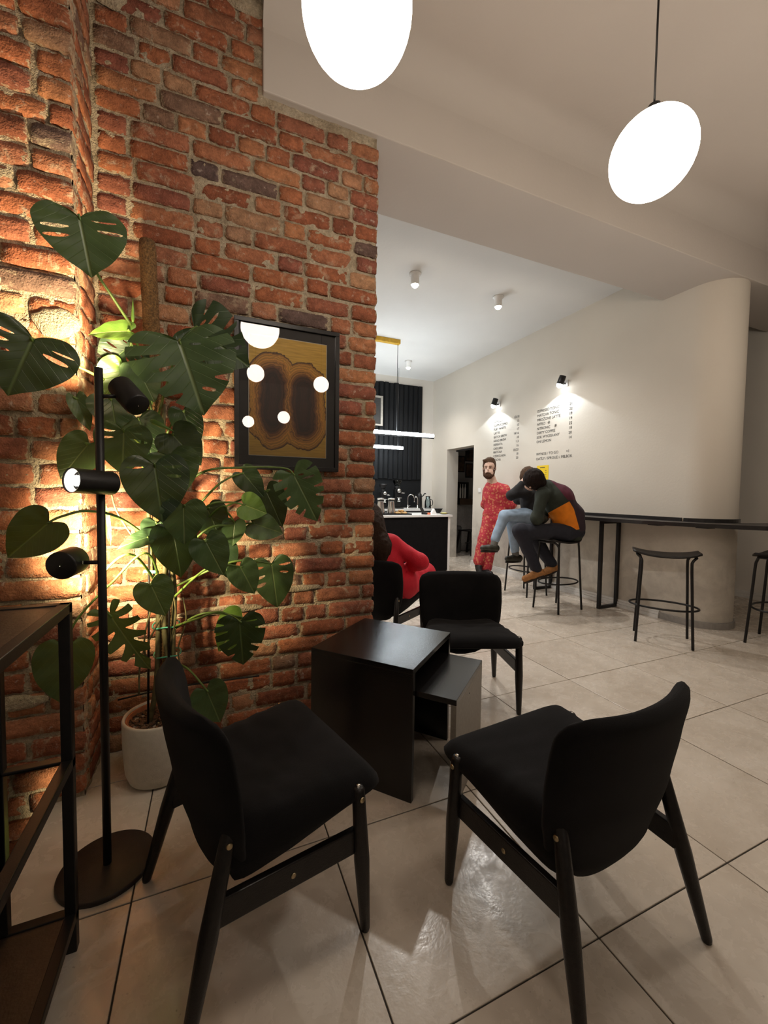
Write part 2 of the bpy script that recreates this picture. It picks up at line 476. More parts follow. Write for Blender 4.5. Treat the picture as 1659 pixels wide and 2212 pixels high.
blob('plaster_patch', wp, (-.52, 1.83), .075, .055, YP-.014, 6); blob('plaster_patch', wp, (-.74, 1.95), .07, .09, YP-.014, 8)
blob('plaster_patch', wl, (.05, .62), .20, .022, YB-.012, 12); blob('plaster_patch', wl, (.42, .70), .14, .018, YB-.012, 15)
blob('plaster_patch', wp, (-.66, .42), .09, .03, YP-.014, 16)

# ---- ceiling beam with the plastered field on the brick wall
struct(MB().box(PLX, XR, BY0, BY1, ZB, ZC+.02, .006).build('ceiling_beam', MT['ceil']))
# main ceiling with a soft cove along the beam
V = []; F = []; r_c = .16
prof = [(-5.1, ZC)]+[(BY0-r_c+r_c*math.sin(a), ZC-r_c+r_c*math.cos(a)) for a in [i/8*math.pi/2 for i in range(9)]]
for x in (-1.7, XW): V += [(x, q[0] if q[0] < -5 else q[0], q[1]) for q in [(-5.1, ZC), (YB+.02, ZC)]]
F += [(0, 2, 3, 1)]
n0 = len(V)
for x in (XW, PLX): V += [(x, -5.1, ZC), (x, YB+.02, ZC)]
F += [(n0, n0+2, n0+3, n0+1)]
n0 = len(V); m_ = len(prof)
for x in (PLX, XR): V += [(x, y, z) for y, z in prof]
F += [(n0+i, n0+m_+i, n0+m_+i+1, n0+i+1) for i in range(m_-1)]
oc = mesh_obj('ceiling', V, F, MT['ceil'], None, True); struct(oc)
struct(MB().box(-.1, XR, BY1, YE+.3, ZC2, ZC2+.1).build('ceiling_back', MT['ceil2']))

# ---- menu wall (right): doorway near its far end, half-round near end
DY0, DY1, DZ = 5.835, 6.69, 2.065
wr = MB()
wr.box(XM, XM+.25, 2.43, DY0, 0, ZC2+.05); wr.box(XM, XM+.25, DY1, YE+.25, 0, ZC2+.05); wr.box(XM, XM+.25, DY0, DY1, DZ, ZC2+.05)
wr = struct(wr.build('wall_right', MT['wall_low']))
CX, CY, CR = XM+.27, 2.43, .27
poly = [(XM+.54, 3.3), (XM-.0005, 3.3)]+[(CX-CR*math.cos(a), CY-CR*math.sin(a)) for a in [i/28*math.pi for i in range(29)]]
V = [(x, y, 0) for x, y in poly]+[(x, y, ZC2+.05) for x, y in poly]; n = len(poly)
F = [(i, (i+1) % n, n+(i+1) % n, n+i) for i in range(n)]
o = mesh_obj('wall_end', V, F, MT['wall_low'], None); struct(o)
o.data.polygons.foreach_set('use_smooth', [1 < i < n-1 for i in range(n)]); o.data.update()
# moulded baseboard of the menu wall: three stepped bands
bb = MB()
for z0, z1, d in ((0, .034, .030), (.034, .038, .020), (.038, .060, .024), (.060, .064, .014), (.064, .084, .017)):
    bb.box(XM-d, XM, 2.62, DY0-.0, z0, z1)
struct(bb.build('baseboard_right', MT['white']))
sk = [(CX-(CR+.016)*math.cos(a), CY-(CR+.016)*math.sin(a)) for a in [i/28*math.pi for i in range(29)]]
sk = [(CX-CR-.016, 2.62)]+sk+[(CX+CR+.016, 2.62)]
inn = [(CX-(CR-.02)*math.cos(a), CY-(CR-.02)*math.sin(a)) for a in [i/28*math.pi for i in range(29)]]
inn = [(CX-CR+.02, 2.62)]+inn+[(CX+CR-.02, 2.62)]
V = [(x, y, z) for z in (0, .062) for x, y in sk]+[(x, y, .062) for x, y in inn]; n = len(sk)
F = [(i, i+1, n+i+1, n+i) for i in range(n-1)]+[(n+i, n+i+1, 2*n+i+1, 2*n+i) for i in range(n-1)]
struct(mesh_obj('baseboard_end', V, F, MT['greyskirt'], None))
# ---- end wall, side walls, wall behind the camera
struct(MB().box(-.1, XM, YE, YE+.25, 0, ZC2+.05).build('wall_far', MT['wall']))
struct(MB().box(-.1, .0, BY1, YE, 0, ZC2+.05).build('wall_back_left', MT['wall']))
struct(MB().box(XR, XR+.2, -5.1, 5.6, 0, ZC+.05).build('wall_side', MT['wall']))
struct(MB().box(XM+.25, XR, 5.0, 5.2, 0, ZC2+.05).build('wall_niche', MT['wall']))
struct(MB().box(-1.9, -1.7, -5.1, YP+.3, 0, ZC+.05).build('wall_outer', MT['wall']))
struct(MB().box(-1.9, XR+.2, -5.3, -5.1, 0, ZC+.05).build('wall_rear', MT['wall']))
bs = MB()
for z0, z1, d in ((0, .05, .026), (.05, .055, .016), (.055, .085, .02)): bs.box(XR-d, XR, 2.0, 5.0, z0, z1)
struct(bs.build('baseboard_side', MT['white']))
# ---- store room behind the doorway
MT['room'] = pmat('grey_storeroom_paint', (.34, .325, .31), .8, vary=.08, scale=3)
rb = MB(); rb.box(XM+.25, 6.4, 7.5, 7.6, 0, 2.6); rb.box(6.3, 6.4, 5.2, 7.5, 0, 2.6); rb.box(XM+.25, 6.4, 5.2, 7.6, 2.5, 2.6); rb.box(XM+.25, 6.4, 5.2, 5.3, 0, 2.6)
struct(rb.build('wall_storeroom', MT['room']))
struct(MB().box(XM+.25, 6.3, 7.42, 7.5, 0, 1.0).build('trim_1', pmat('storeroom_wainscot', (.46, .44, .42), .7)))
dj = MB(); dj.box(XM+.10, XM+.25, DY0-.002, DY0+.03, 0, DZ); dj.box(XM+.20, XM+.25, DY0, DY1, DZ-.03, DZ+.001)
struct(dj.build('door_1', MT['bmetal']))

# ================================================================== lamps
def add_light(kind, name, loc, energy, col, parent=None, radius=.03, direction=None, angle=1.2, blend=.4):
    d = bpy.data.lights.new(name, kind); d.energy = energy; d.color = col; d.shadow_soft_size = radius
    if kind == 'SPOT': d.spot_size = angle; d.spot_blend = blend
    o = link(bpy.data.objects.new(name, d), parent); o.location = loc
    if direction is not None: o.rotation_euler = Vector(direction).to_track_quat('-Z', 'Y').to_euler()
    return o
MT['globe'] = emat('opal_globe_glow', GLOBE_COL, GLOBE)
def globe(x, y, z, label, zc=ZC, R=.140, n=14):
    t = thing('globe_pendant_lamp', label, 'pendant lamp', (x, y, zc), 0, 'opal globe pendants')
    MB().ball((0, 0, z-zc), R, n).build('globe', MT['globe'], t)
    MB().cyl((0, 0, -.03), (0, 0, z-zc+R+.025), .0035, n=8).build('cord', MT['bmetal'], t)
    MB().lathe([(.018, .0), (.022, .012), (.02, .05), (.004, .055)], 20, (0, 0, z-zc+R-.015)).build('cap', MT['bmetal'], t)
    MB().lathe([(.05, -.03), (.05, -.001)], 24).build('ceiling_rose', MT['white'], t)
    return t
globe(.352, 1.04, 2.445, 'glowing opal globe lamp cut off by the top edge, before the brick wall', n=44)
globe(1.490, 1.04, 2.460, 'glowing opal globe lamp hanging on a thin black cord at upper right', n=44)
globe(.44, -.20, 2.45, 'opal globe lamp behind the viewer, mirrored in the picture at its left side', R=.088, n=24)
globe(1.17, -.33, 2.45, 'opal globe lamp behind the viewer, mirrored in the picture at its right side', R=.088, n=24)
globe(1.12, -2.6, 2.45, 'farther opal globe lamp, mirrored small in the middle of the picture', R=.10, n=20)
globe(.62, -3.3, 2.45, 'farthest opal globe lamp, mirrored small at the lower left of the picture', R=.10, n=20)
globe(2.63, 1.04, 2.45, 'third opal globe of the front row, just beyond the right edge')
globe(3.77, 1.04, 2.45, 'fourth opal globe of the front row, well beyond the right edge')

MT['spotglow'] = emat('spot_bulb_glow', (1, .90, .70), 60.)
def ceiling_spot(x, y, label):
    t = thing('ceiling_spotlight', label, 'ceiling light', (x, y, ZC2), 0, 'surface ceiling spotlights in the bar area')
    MB().lathe([(.062, -.001), (.062, -.012), (.042, -.014), (.042, -.115), (.038, -.115), (.036, -.09)], 28).build('housing', MT['white'], t)
    MB().lathe([(.001, -.142), (.020, -.138), (.032, -.124), (.035, -.10), (.001, -.095)], 24).build('bulb', MT['spotglow'], t)
    add_light('SPOT', 'spot_beam', (0, 0, -.16), SPOT_W, (1, .955, .90), t, .03, (0, 0, -1), 2.3, .9)
SPOT_W = 88
ceiling_spot(1.95, 3.83, 'ceiling spotlight nearest the brick wall, with a dark ring around it')
ceiling_spot(3.04, 3.87, 'ceiling spotlight nearest the menu wall')
ceiling_spot(3.12, 6.33, 'farthest ceiling spotlight, beside the yellow lamp bar')
ceiling_spot(1.2, 6.33, 'ceiling spotlight over the counter end hidden by the brick wall')

MT['coolglow'] = emat('cool_lamp_glow', (.93, .97, 1.0), 22.)
def wall_lamp(y, z, label):
    t = thing('wall_spotlight', label, 'wall lamp', (XM, y, z), 0, 'wall spotlights over the menu')
    MB().box(-.015, 0, -.04, .04, -.04, .04, .004).build('backplate', MT['white'], t)
    MB().cyl((-.015, 0, 0), (-.075, 0, .0), .010, n=10).build('arm', MT['bmetal'], t)
    mb = MB(); d = Vector((-.10, .15, -.55)).normalized(); a = Vector((-.10, -.02, .03))
    mb.tube([a-d*.055, a-d*.05, a+d*.03, a+d*.055], [.012, .040, .042, .042], 20); mb.build('shade', MT['bmetal'], t)
    MB().ball(tuple(a+d*.062), .038, 16).build('bulb', MT['coolglow'], t)
    add_light('SPOT', 'menu_beam', a+d*.10+Vector((-.03, 0, 0)), WALL_W, (.84, .93, 1.0), t, .015, (.10, .06, -1), 2.2, .12)
WALL_W = 12
wall_lamp(3.90, 2.635, 'black wall spotlight over the right menu column')
wall_lamp(5.20, 2.625, 'black wall spotlight over the left menu column')

MT['tubeglow'] = emat('led_tube_glow', (.84, .94, 1.0), 42.)
def led(x0, x1, y, z, label, bar=True):
    t = thing('linear_pendant_lamp', label, 'pendant lamp', ((x0+x1)/2, y, ZC2), 0, 'linear lamps over the counter')
    h = (x1-x0)/2; dz = z-ZC2
    MB().tube([(-h, 0, dz), (h, 0, dz)], .028, 16).build('tube', MT['tubeglow'], t)
    mb = MB(); mb.box(-h-.01, h+.01, -.012, .012, dz-.045, dz-.027); mb.build('rail', MT['bmetal'], t)
    return t, h, dz
t, h, dz = led(1.55, 3.185, 5.55, 2.117, 'long glowing tube lamp hanging over the front counter')
MB().box(-.9, .22, -.035, .035, -.062, -.001, .004).build('ceiling_bar', MT['yellow'], t)
MB().cyl((.19, 0, -.06), (.19, 0, dz+.02), .004, n=8).build('cord', MT['bmetal'], t)
MB().cyl((-.7, 0, -.06), (-.7, 0, dz+.02), .004, n=8).build('cord', MT['bmetal'], t)
t, h, dz = led(1.9, 3.24, 6.75, 2.05, 'shorter glowing tube lamp in front of the black ribbed panel')
for s in (-1, 1): MB().cyl((s*h*.85, 0, -.001), (s*h*.85, 0, dz+.02), .003, n=8).build('cord', MT['bmetal'], t)

# ---- floor lamp with three spot heads beside the plant
FL = Vector((-.312, 1.5, 0))
t = thing('floor_lamp', 'black floor lamp with three spot heads beside the monstera', 'floor lamp', FL)
MB().lathe([(.134, .0), (.134, .012), (.130, .015), (.001, .015)], 56).build('base', pmat('brown_black_base', (.022, .014, .010), .5, vary=.2, bump=.1, bscale=400), t)
MB().cyl((0, 0, .014), (0, 0, 1.586), .0118, n=20).build('pole', MT['bmetal'], t)
MT['warmglow'] = emat('warm_bulb_glow', (1, .80, .48), 60.); MT['whiteglow'] = emat('bulb_glow', (1, .95, .84), 30.)
MT['cream'] = pmat('cream_inner_shade', (.72, .66, .52), .45)
def head(c, d, ln, rad, arm_from, energy, glow, col, angle, blend=.5):
    c = Vector(c); d = Vector(d).normalized(); back = c-d*ln/2; front = c+d*ln/2
    hd = MB().tube([back-d*.001, back, back+d*.002, back+d*.006, front], [.0005, rad*.90, rad*.97, rad, rad], 32, cap=False)
    hd.tube([front, front-d*.0006, front-d*.025], [rad, rad*.93, rad*.90], 32, cap=False)
    hd = hd.build('spot_head', MT['bmetal'], t)
    MB().tube([front-d*.004, front-d*.024], [rad*.925, rad*.80], 28, cap=False).build('reflector', MT['cream'], hd)
    b = MB(); q = d.to_track_quat('Z', 'Y'); V = MB().ball((0, 0, 0), (rad*.44, rad*.44, rad*.35), 18)
    b.add([q @ Vector(v)+front-d*.016 for v in V.v], V.f, True); b.build('bulb', glow, hd)
    MB().cyl(arm_from, c-(c-Vector(arm_from)).normalized()*rad*.8, .0065, n=10).build('arm', MT['bmetal'], t)
    add_light('SPOT', 'spot_beam', front+d*.035, energy, col, t, .025, d, angle, blend)
head((.078, .012, 1.512), (-.52, .55, .62), .105, .037, (0, 0, 1.50), 75, MT['warmglow'], (1, .78, .46), 1.3)
head((-.008, -.052, 1.238), (-.64, -.74, .05), .125, .036, (0, 0, 1.238), 5, MT['whiteglow'], (1, .86, .62), 1.5)
head((-.092, .018, .990), (.26, .93, .10), .070, .043, (0, 0, .990), 95, MT['warmglow'], (1, .80, .47), 2.1, .8)

# ================================================================== furniture
# ---- upholstered chairs
def pillow(prof, nu, nv, mid, half, edge):
    """closed cushion from a half-width profile; prof(v)->(half width), mid(x,v)->centre point, half thickness"""
    V = []; F = []; W = nu+1
    for side in (1, -1):
        for j in range(nv+1):
            v = j/nv
            for i in range(nu+1):
                u = -1+2*i/nu
                V.append(mid(u*prof(v), v, u, side, half*edge(u, v)))
    A = lambda s, j, i: s*W*(nv+1)+j*W+i
    for j in range(nv):
        for i in range(nu):
            F.append((A(0, j, i), A(0, j, i+1), A(0, j+1, i+1), A(0, j+1, i)))
            F.append((A(1, j, i), A(1, j+1, i), A(1, j+1, i+1), A(1, j, i+1)))
    for j in range(nv):
        F.append((A(0, j, 0), A(0, j+1, 0), A(1, j+1, 0), A(1, j, 0)))
        F.append((A(0, j, nu), A(1, j, nu), A(1, j+1, nu), A(0, j+1, nu)))
    for i in range(nu):
        F.append((A(0, 0, i), A(1, 0, i), A(1, 0, i+1), A(0, 0, i+1)))
        F.append((A(0, nv, i), A(0, nv, i+1), A(1, nv, i+1), A(1, nv, i)))
    return V, F
def lerp_tab(tab, x):
    for (a, b), (c, d) in zip(tab, tab[1:]):
        if x <= c: 
            t = (x-a)/(c-a); t = t*t*(3-2*t)*.35+t*.65
            return b+(d-b)*t
    return tab[-1][1]
def make_chair(label):
    t = thing('lounge_chair', label, 'chair', group='black upholstered chairs in the cafe')
    z0, z1 = .215, .715
    def hw(v):
        z = z0+(z1-z0)*v
        b = lerp_tab([(.215, .03), (.225, .085), (.25, .135), (.30, .19), (.36, .228), (.44, .252), (.55, .262), (.665, .262), (.75, .262)], z)
        if z > .655: 
            q = (z-.655)/.06; b -= .062*(1-math.sqrt(max(0, 1-q*q)))
        return b
    def midb(x, v, u, side, h):
        z = z0+(z1-z0)*v
        y = lerp_tab([(.215, -.085), (.30, -.125), (.45, -.165), (.60, -.19), (.72, -.215)], z)+.065*(abs(x)/.26)**2.2
        return (x, y+side*h, z)
    V, F = pillow(hw, 22, 30, midb, .030, lambda u, v: (max(0, 1-abs(u)**5)**.5*.85+.15)*(max(0, 1-abs(2*v-1)**10)**.5*.85+.15))
    mesh_obj('backrest', V, [tuple(reversed(f)) for f in F], MT['fabric'], t, True)
    # seat: wedge cushion, thin at the front, deep at the back
    y0, y1 = -.125, .295
    def hs(v):
        y = y0+(y1-y0)*v; b = lerp_tab([(-.125, .215), (0, .245), (.2, .27), (.3, .272)], y)
        if y > .235: q = (y-.235)/.06; b -= .05*(1-math.sqrt(max(0, 1-q*q)))
        return b
    def mids(x, v, u, side, h):
        y = y0+(y1-y0)*v
        top = .447-.022*math.exp(-((y-.02)/.13)**2-(x/.16)**2)+.007*noise.noise(Vector((x*9+y*16, y*26-x*5, 1.7)))*math.exp(-((y-.03)/.17)**2)+.0015*noise.noise(Vector((x*30, y*14, 4)))-.03*max(0, (y-.24)/.055)**2
        bot = lerp_tab([(-.125, .255), (0, .30), (.2, .362), (.3, .385)], y)
        m = (top+bot)/2; k = h/.5
        return (x, y, m+side*(top-bot)/2*k)
    V, F = pillow(hs, 22, 22, mids, .5, lambda u, v: (max(0, 1-abs(u)**9)**.5*.78+.22)*(max(0, 1-abs(2*v-1)**9)**.5*.75+.25))
    mesh_obj('seat', V, F, MT['fabric'], t, True)
    for sx in (-1, 1):
        tf, ff = Vector((sx*.262, .203, .425)), Vector((sx*.262, .232, 0))
        tr, fr = Vector((sx*.215, -.120, .445)), Vector((sx*.262, -.235, 0))
        for a, b in ((tf, ff), (tr, fr)):
            lg = MB().tube([a, a.lerp(b, .02), a.lerp(b, .5), a.lerp(b, .98), b], [.012, .0175, .0215, .0135, .011], 14).build('leg', MT['bwood'], t)
            q = a.lerp(b, .03); MB().cyl(q, q+Vector((0, 0, .018)), .007, .006, 10).build('bolt', MT['chrome'], lg)
            o = Vector((sx, 0, 0)); q = a.lerp(b, .07)+o*.016
            MB().tube([q, q+o*.004], [.0085, .0065], 12).build('bolt_cap', MT['brass'], lg)
        zf, zr = .268, .262
        p0 = tf.lerp(ff, (tf.z-zf)/tf.z); p1 = tr.lerp(fr, (tr.z-zr)/tr.z)
        p0.x -= sx*.012; p1.x -= sx*.012
        rl = MB().bar(p1, p0, .020, .066, bev=.003).build('side_rail', MT['bwood'], t)
        mid = (p0+p1)/2; o = Vector((sx, 0, 0))
        MB().tube([mid+o*.0095, mid+o*.0125], [.008, .006], 12).build('bolt_cap', MT['brass'], rl)
    return t
chL = make_chair('black upholstered chair left of the nesting tables, in front of the potted plant')
chL.location = (.101, 1.205, 0); chL.rotation_euler = (0, 0, math.radians(14.3-90))
G = 'black upholstered chairs in the cafe'
dup_tree(chL, (.9625, .83, 0), math.radians(95.3-90), 'black upholstered chair at right front, its back turned to the viewer', G)
dup_tree(chL, (1.41, 2.04, 0), math.radians(248.3-90), 'empty black chair behind the nesting tables, facing the viewer', G)
dup_tree(chL, (1.262, 2.985, 0), math.radians(35-90), 'black chair under the person in red beside the brick wall end', G)

# ---- nesting side tables
nt_, lf, fr_, rt = Vector((.717, 1.370, 0)), Vector((.382, 1.718, 0)), Vector((.752, 2.034, 0)), Vector((1.084, 1.684, 0))
ex = (rt-nt_).normalized(); ey = (lf-nt_).normalized(); ey = (ey-ex*ey.dot(ex)).normalized()
ang = math.atan2(ex.y, ex.x); S = .483
t = thing('side_table', 'larger black nesting table, a box open at two sides', 'table', nt_, ang)
MB().box(0, S, 0, S, .514, .536, .0015).build('top', MT['laminate'], t)
MB().box(0, .022, 0, S, 0, .514, .0012).build('side_panel', MT['laminate'], t)
MB().box(S-.022, S, 0, S, 0, .514, .0012).build('side_panel', MT['laminate'], t)
t = thing('side_table', 'smaller nesting table with grey side panel, pulled out from the larger one', 'table', nt_+ex*.03-ey*.165, ang)
S2 = .423
MB().box(0, S2, 0, S2, .418, .440, .0015).build('top', MT['laminate'], t)
pn = MB().box(0, S2, 0, .022, 0, .418, .0012).build('side_panel', MT['greylam'], t)  # this panel is a paler grey than the table's black laminate
pn['label'] = 'grey side panel'
MB().cyl((S2*.45, -.0012, .385), (S2*.45, .001, .385), .003, n=8).build('screw_hole', MT['dark'], pn)
MB().box(0, S2, S2-.022, S2, 0, .418, .0012).build('side_panel', MT['laminate'], t)

# ---- shelf rack at the left edge
t = thing('shelf_rack', 'dark metal shelf rack with glass middle shelf at the left edge', 'shelf', (-.33, 1.27, 0))
X0, Y0 = -.42, -.86
fm = MT['bmetal']; b = .0125
for x, y in ((-b, -b), (X0+b, -b), (-b, Y0+b), (X0+b, Y0+b), (-.148, -b)):
    MB().box(x-b if x != -.148 else x-.008, x+b if x != -.148 else x+.008, y-b, y+b, 0, .925, .002).build('post', fm, t)
MT['darktop'] = pmat('dark_brown_board', (.030, .019, .013), .42, vary=.3, scale=40, bump=.06)
for z in (.9125, .508, .094):
    mb = MB()
    for xa, xb, ya, yb in ((X0, 0, -2*b, 0), (X0, 0, Y0, Y0+2*b), (-2*b, 0, Y0, 0), (X0, X0+2*b, Y0, 0)): mb.box(xa, xb, ya, yb, z-b, z+b, .002)
    mb.build('shelf_frame', fm, t)
MB().box(X0+.02, -.02, Y0+.02, -.02, .912, .922).build('top_board', MT['darktop'], t)
MB().box(X0+.02, -.02, Y0+.02, -.02, .090, .102).build('bottom_board', MT['darktop'], t)
gs = MB().box(X0+.02, -.02, Y0+.02, -.02, .508, .516).build('glass_shelf', glassmat('smoked_mirror_glass', (.25, .22, .2), 3.6), t)

# ---- framed picture
t = thing('framed_picture', 'black framed ochre and brown abstract painting on the brick wall', 'picture', (.375, YB-.012, 1.699))
W_, H_ = .531, .742; fw = .022
mb = MB()
for s in (-1, 1):
    mb.box(-W_/2, W_/2, -.025, 0, s*(H_/2-fw/2)-fw/2, s*(H_/2-fw/2)+fw/2, .0015)
    mb.box(s*(W_/2-fw/2)-fw/2, s*(W_/2-fw/2)+fw/2, -.025, 0, -H_/2+fw, H_/2-fw, .0015)
mb.build('frame', MT['bwood'], t)
MB().box(-W_/2+fw, W_/2-fw, -.010, -.006, -H_/2+fw, H_/2-fw).build('mat_board', pmat('charcoal_mat', (.030, .027, .026), .8), t)
def mat_art():
    m, nt, bs_ = newmat('brush_painting')
    tc = N(nt, 'ShaderNodeTexCoord'); sp = N(nt, 'ShaderNodeSeparateXYZ'); L(nt, tc.outputs['Object'], sp.inputs[0])
    x, z = sp.outputs[0], sp.outputs[2]
    nn = noise_(nt, tc.outputs['Object'], 8, 6, .68)
    wob = math_(nt, 'MULTIPLY', math_(nt, 'SUBTRACT', nn, .5), .085)
    x = math_(nt, 'ADD', x, wob); z = math_(nt, 'ADD', z, math_(nt, 'MULTIPLY', wob, .7))
    def arch(cx, cz, a, b_, zb, bb_):
        dx = math_(nt, 'DIVIDE', math_(nt, 'SUBTRACT', x, cx), a)
        up = math_(nt, 'DIVIDE', math_(nt, 'MAXIMUM', math_(nt, 'SUBTRACT', z, cz), 0.), b_)
        dn = math_(nt, 'DIVIDE', math_(nt, 'MAXIMUM', math_(nt, 'SUBTRACT', zb, z), 0.), bb_)
        q = math_(nt, 'ADD', math_(nt, 'ADD', math_(nt, 'MULTIPLY', dx, dx), math_(nt, 'MULTIPLY', up, up)), math_(nt, 'MULTIPLY', dn, dn))
        return math_(nt, 'SQRT', q)
    d = math_(nt, 'MINIMUM', arch(-.082, .075, .125, .155, -.10, .17), arch(.078, .055, .125, .140, -.12, .15))
    st = noise_(nt, None, 30, 3)
    stn = N(nt, 'ShaderNodeTexNoise'); stn.noise_dimensions = '1D'; stn.inputs['Scale'].default_value = 13; stn.inputs['Detail'].default_value = 4
    L(nt, d, stn.inputs['W'])
    streak = stn.outputs['Fac']
    col = ramp(nt, d, [(.0, (.030, .010, .005)), (.34, (.040, .013, .005)), (.50, (.13, .045, .010)), (.68, (.46, .19, .028)), (.86, (.58, .27, .034)), (.955, (.26, .10, .012)), (.98, (.13, .045, .006)), (1.0, (.60, .33, .04))])
    col = mixc(nt, .8, col, ramp(nt, streak, [(.36, .35), (.62, 1.8)]), 'MULTIPLY')
    bgst = N(nt, 'ShaderNodeMapping'); bgst.inputs['Scale'].default_value = (3, 1, 40); L(nt, tc.outputs['Object'], bgst.inputs[0])
    bgn = noise_(nt, bgst.outputs[0], 3, 5, .6)
    bg = ramp(nt, bgn, [(.3, (.60, .32, .035)), (.6, (.80, .47, .065)), (.8, (.88, .58, .12))])
    c = mixc(nt, ramp(nt, d, [(.985, 0.), (1.0, 1.)]), col, bg)
    L(nt, c, bs_.inputs['Base Color']); bs_.inputs['Roughness'].default_value = .6; return m
AW, AH = .395, .598
MB().box(-AW/2, AW/2, -.0112, -.0101, -AH/2, AH/2).build('painting', mat_art(), t)
mb = MB()
for s in (-1, 1):
    mb.box(-AW/2, AW/2, -.0118, -.0112, s*AH/2-.0012, s*AH/2+.0012); mb.box(s*AW/2-.0012, s*AW/2+.0012, -.0118, -.0112, -AH/2, AH/2)
mb.build('mat_bevel', MT['cream'], t)
MB().box(-W_/2+fw-.002, W_/2-fw+.002, -.0160, -.0142, -H_/2+fw-.002, H_/2-fw+.002).build('glass_pane', MT['glass'], t)

# ---- bar stools
def make_stool(label):
    t = thing('bar_stool', label, 'stool', group='black metal bar stools')
    a, c, H = .195, .155, .745          # half leg footprint: long side along x
    # saddle seat
    V = []; F = []; nu, nv = 18, 8
    for side in (0, 1):
        for j in range(nv+1):
            for i in range(nu+1):
                u = -1+2*i/nu; v = -1+2*j/nv
                x = u*.235; y = v*(.165-.055*abs(u)**2.5)
                z = H-.008+.034*abs(u)**2.4-(.016 if side else 0)
                V.append((x, y, z))
    W2 = nu+1; A = lambda s, j, i: s*W2*(nv+1)+j*W2+i
    for j in range(nv):
        for i in range(nu):
            F.append((A(0, j, i), A(0, j, i+1), A(0, j+1, i+1), A(0, j+1, i))); F.append((A(1, j, i), A(1, j+1, i), A(1, j+1, i+1), A(1, j, i+1)))
        F.append((A(0, j, 0), A(0, j+1, 0), A(1, j+1, 0), A(1, j, 0))); F.append((A(0, j, nu), A(1, j, nu), A(1, j+1, nu), A(0, j+1, nu)))
    for i in range(nu):
        F.append((A(0, 0, i), A(1, 0, i), A(1, 0, i+1), A(0, 0, i+1))); F.append((A(0, nv, i), A(0, nv, i+1), A(1, nv, i+1), A(1, nv, i)))
    mesh_obj('seat', V, F, MT['bwood'], t, True)
    for sx in (-1, 1):
        for sy in (-1, 1):
            pts = [(sx*a, sy*c, 0), (sx*(a-.018), sy*(c-.025), .45), (sx*(a-.026), sy*(c-.035), H-.09), (sx*(a-.020), sy*(c-.045), H-.045), (sx*(a+.006), sy*(c-.06), H-.014)]
            MB().tube(crom(pts, 6), .0105, 10).build('leg', MT['bmetal'], t)
        MB().tube([(sx*.201, -.095, H-.014), (sx*.201, .095, H-.014)], .0105, 10).build('seat_bracket', MT['bmetal'], t)
    ring = [(.245*math.cos(q), .165*math.sin(q), .300) for q in [i/44*2*math.pi for i in range(44)]]
    MB().tube(ring, .0085, 8, closed=True).build('foot_ring', MT['bmetal'], t)
    return t
s0 = make_stool('empty black bar stool in front of the rounded wall end')
s0.location = (3.526, 2.203, 0); s0.rotation_euler = (0, 0, math.radians(-53))
GS = 'black metal bar stools'
dup_tree(s0, (3.435, 3.25, 0), math.radians(8), 'black bar stool under the person in the colour-block jumper', GS)
dup_tree(s0, (3.604, 3.92, 0), math.radians(90), 'black bar stool under the person in black top and pale jeans', GS)
dup_tree(s0, (4.36, 1.79, 0), math.radians(11), 'black bar stool cut off by the right edge of the picture', GS)

# ---- wall counter round the wall end
MT['ctop'] = pmat('black_counter_top', (.016, .014, .014), .33, vary=.25, scale=40)
ct = thing('wall_counter', 'narrow black counter along the menu wall on metal frame legs', 'counter', (3.95, 3.6, 0))
fe = [(3.765, 4.45), (3.765, 2.95), (3.80, 2.60), (3.88, 2.30), (3.99, 2.02), (4.13, 1.80), (4.36, 1.62), (4.80, 1.55)]
be = [(4.80, 2.02), (4.42, 2.10)]+[(CX-(CR+.02)*math.cos(a_), CY-(CR+.02)*math.sin(a_)) for a_ in [math.radians(q) for q in (75, 60, 45, 30, 15, 0)]]+[(XM-.005, 2.7), (XM-.005, 4.45)]
ft = [(x-3.95, y-3.6) for x, y in fe+be]
MB().prism(ft, .955, .990).build('top', MT['ctop'], ct)
MB().box(XM-.020-3.95, XM-.002-3.95, 2.45-3.6, 4.45-3.6, .985, 1.022).build('upstand', MT['ctop'], ct)
ar = [(CX-(CR+.018)*math.cos(a_)-3.95, CY-(CR+.018)*math.sin(a_)-3.6) for a_ in [math.radians(q) for q in range(0, 116, 8)]]
ai = [(CX-(CR+.001)*math.cos(a_)-3.95, CY-(CR+.001)*math.sin(a_)-3.6) for a_ in [math.radians(q) for q in range(112, -1, -8)]]
MB().prism(ar+ai, .985, 1.022).build('upstand', MT['ctop'], ct)
for y in (3.085, 4.03):
    mb = MB(); y -= 3.6; xa, xb = 3.862-3.95, 4.125-3.95; q = .016
    mb.box(xa-q, xa+q, y-q, y+q, 0, .955); mb.box(xb-q, xb+q, y-q, y+q, 0, .955); mb.box(xa+q, xb-q, y-q, y+q, 0, .032); mb.box(xa+q, xb-q, y-q, y+q, .923, .955)
    mb.build('frame_leg', MT['bmetal'], ct)
for x, y in ((3.93, 2.55), (4.02, 2.18), (4.45, 1.8)):
    MB().box(x-.05-3.95, x+.05-3.95, y-.05-3.6, y+.05-3.6, .945, .955).build('bracket', MT['bmetal'], ct)

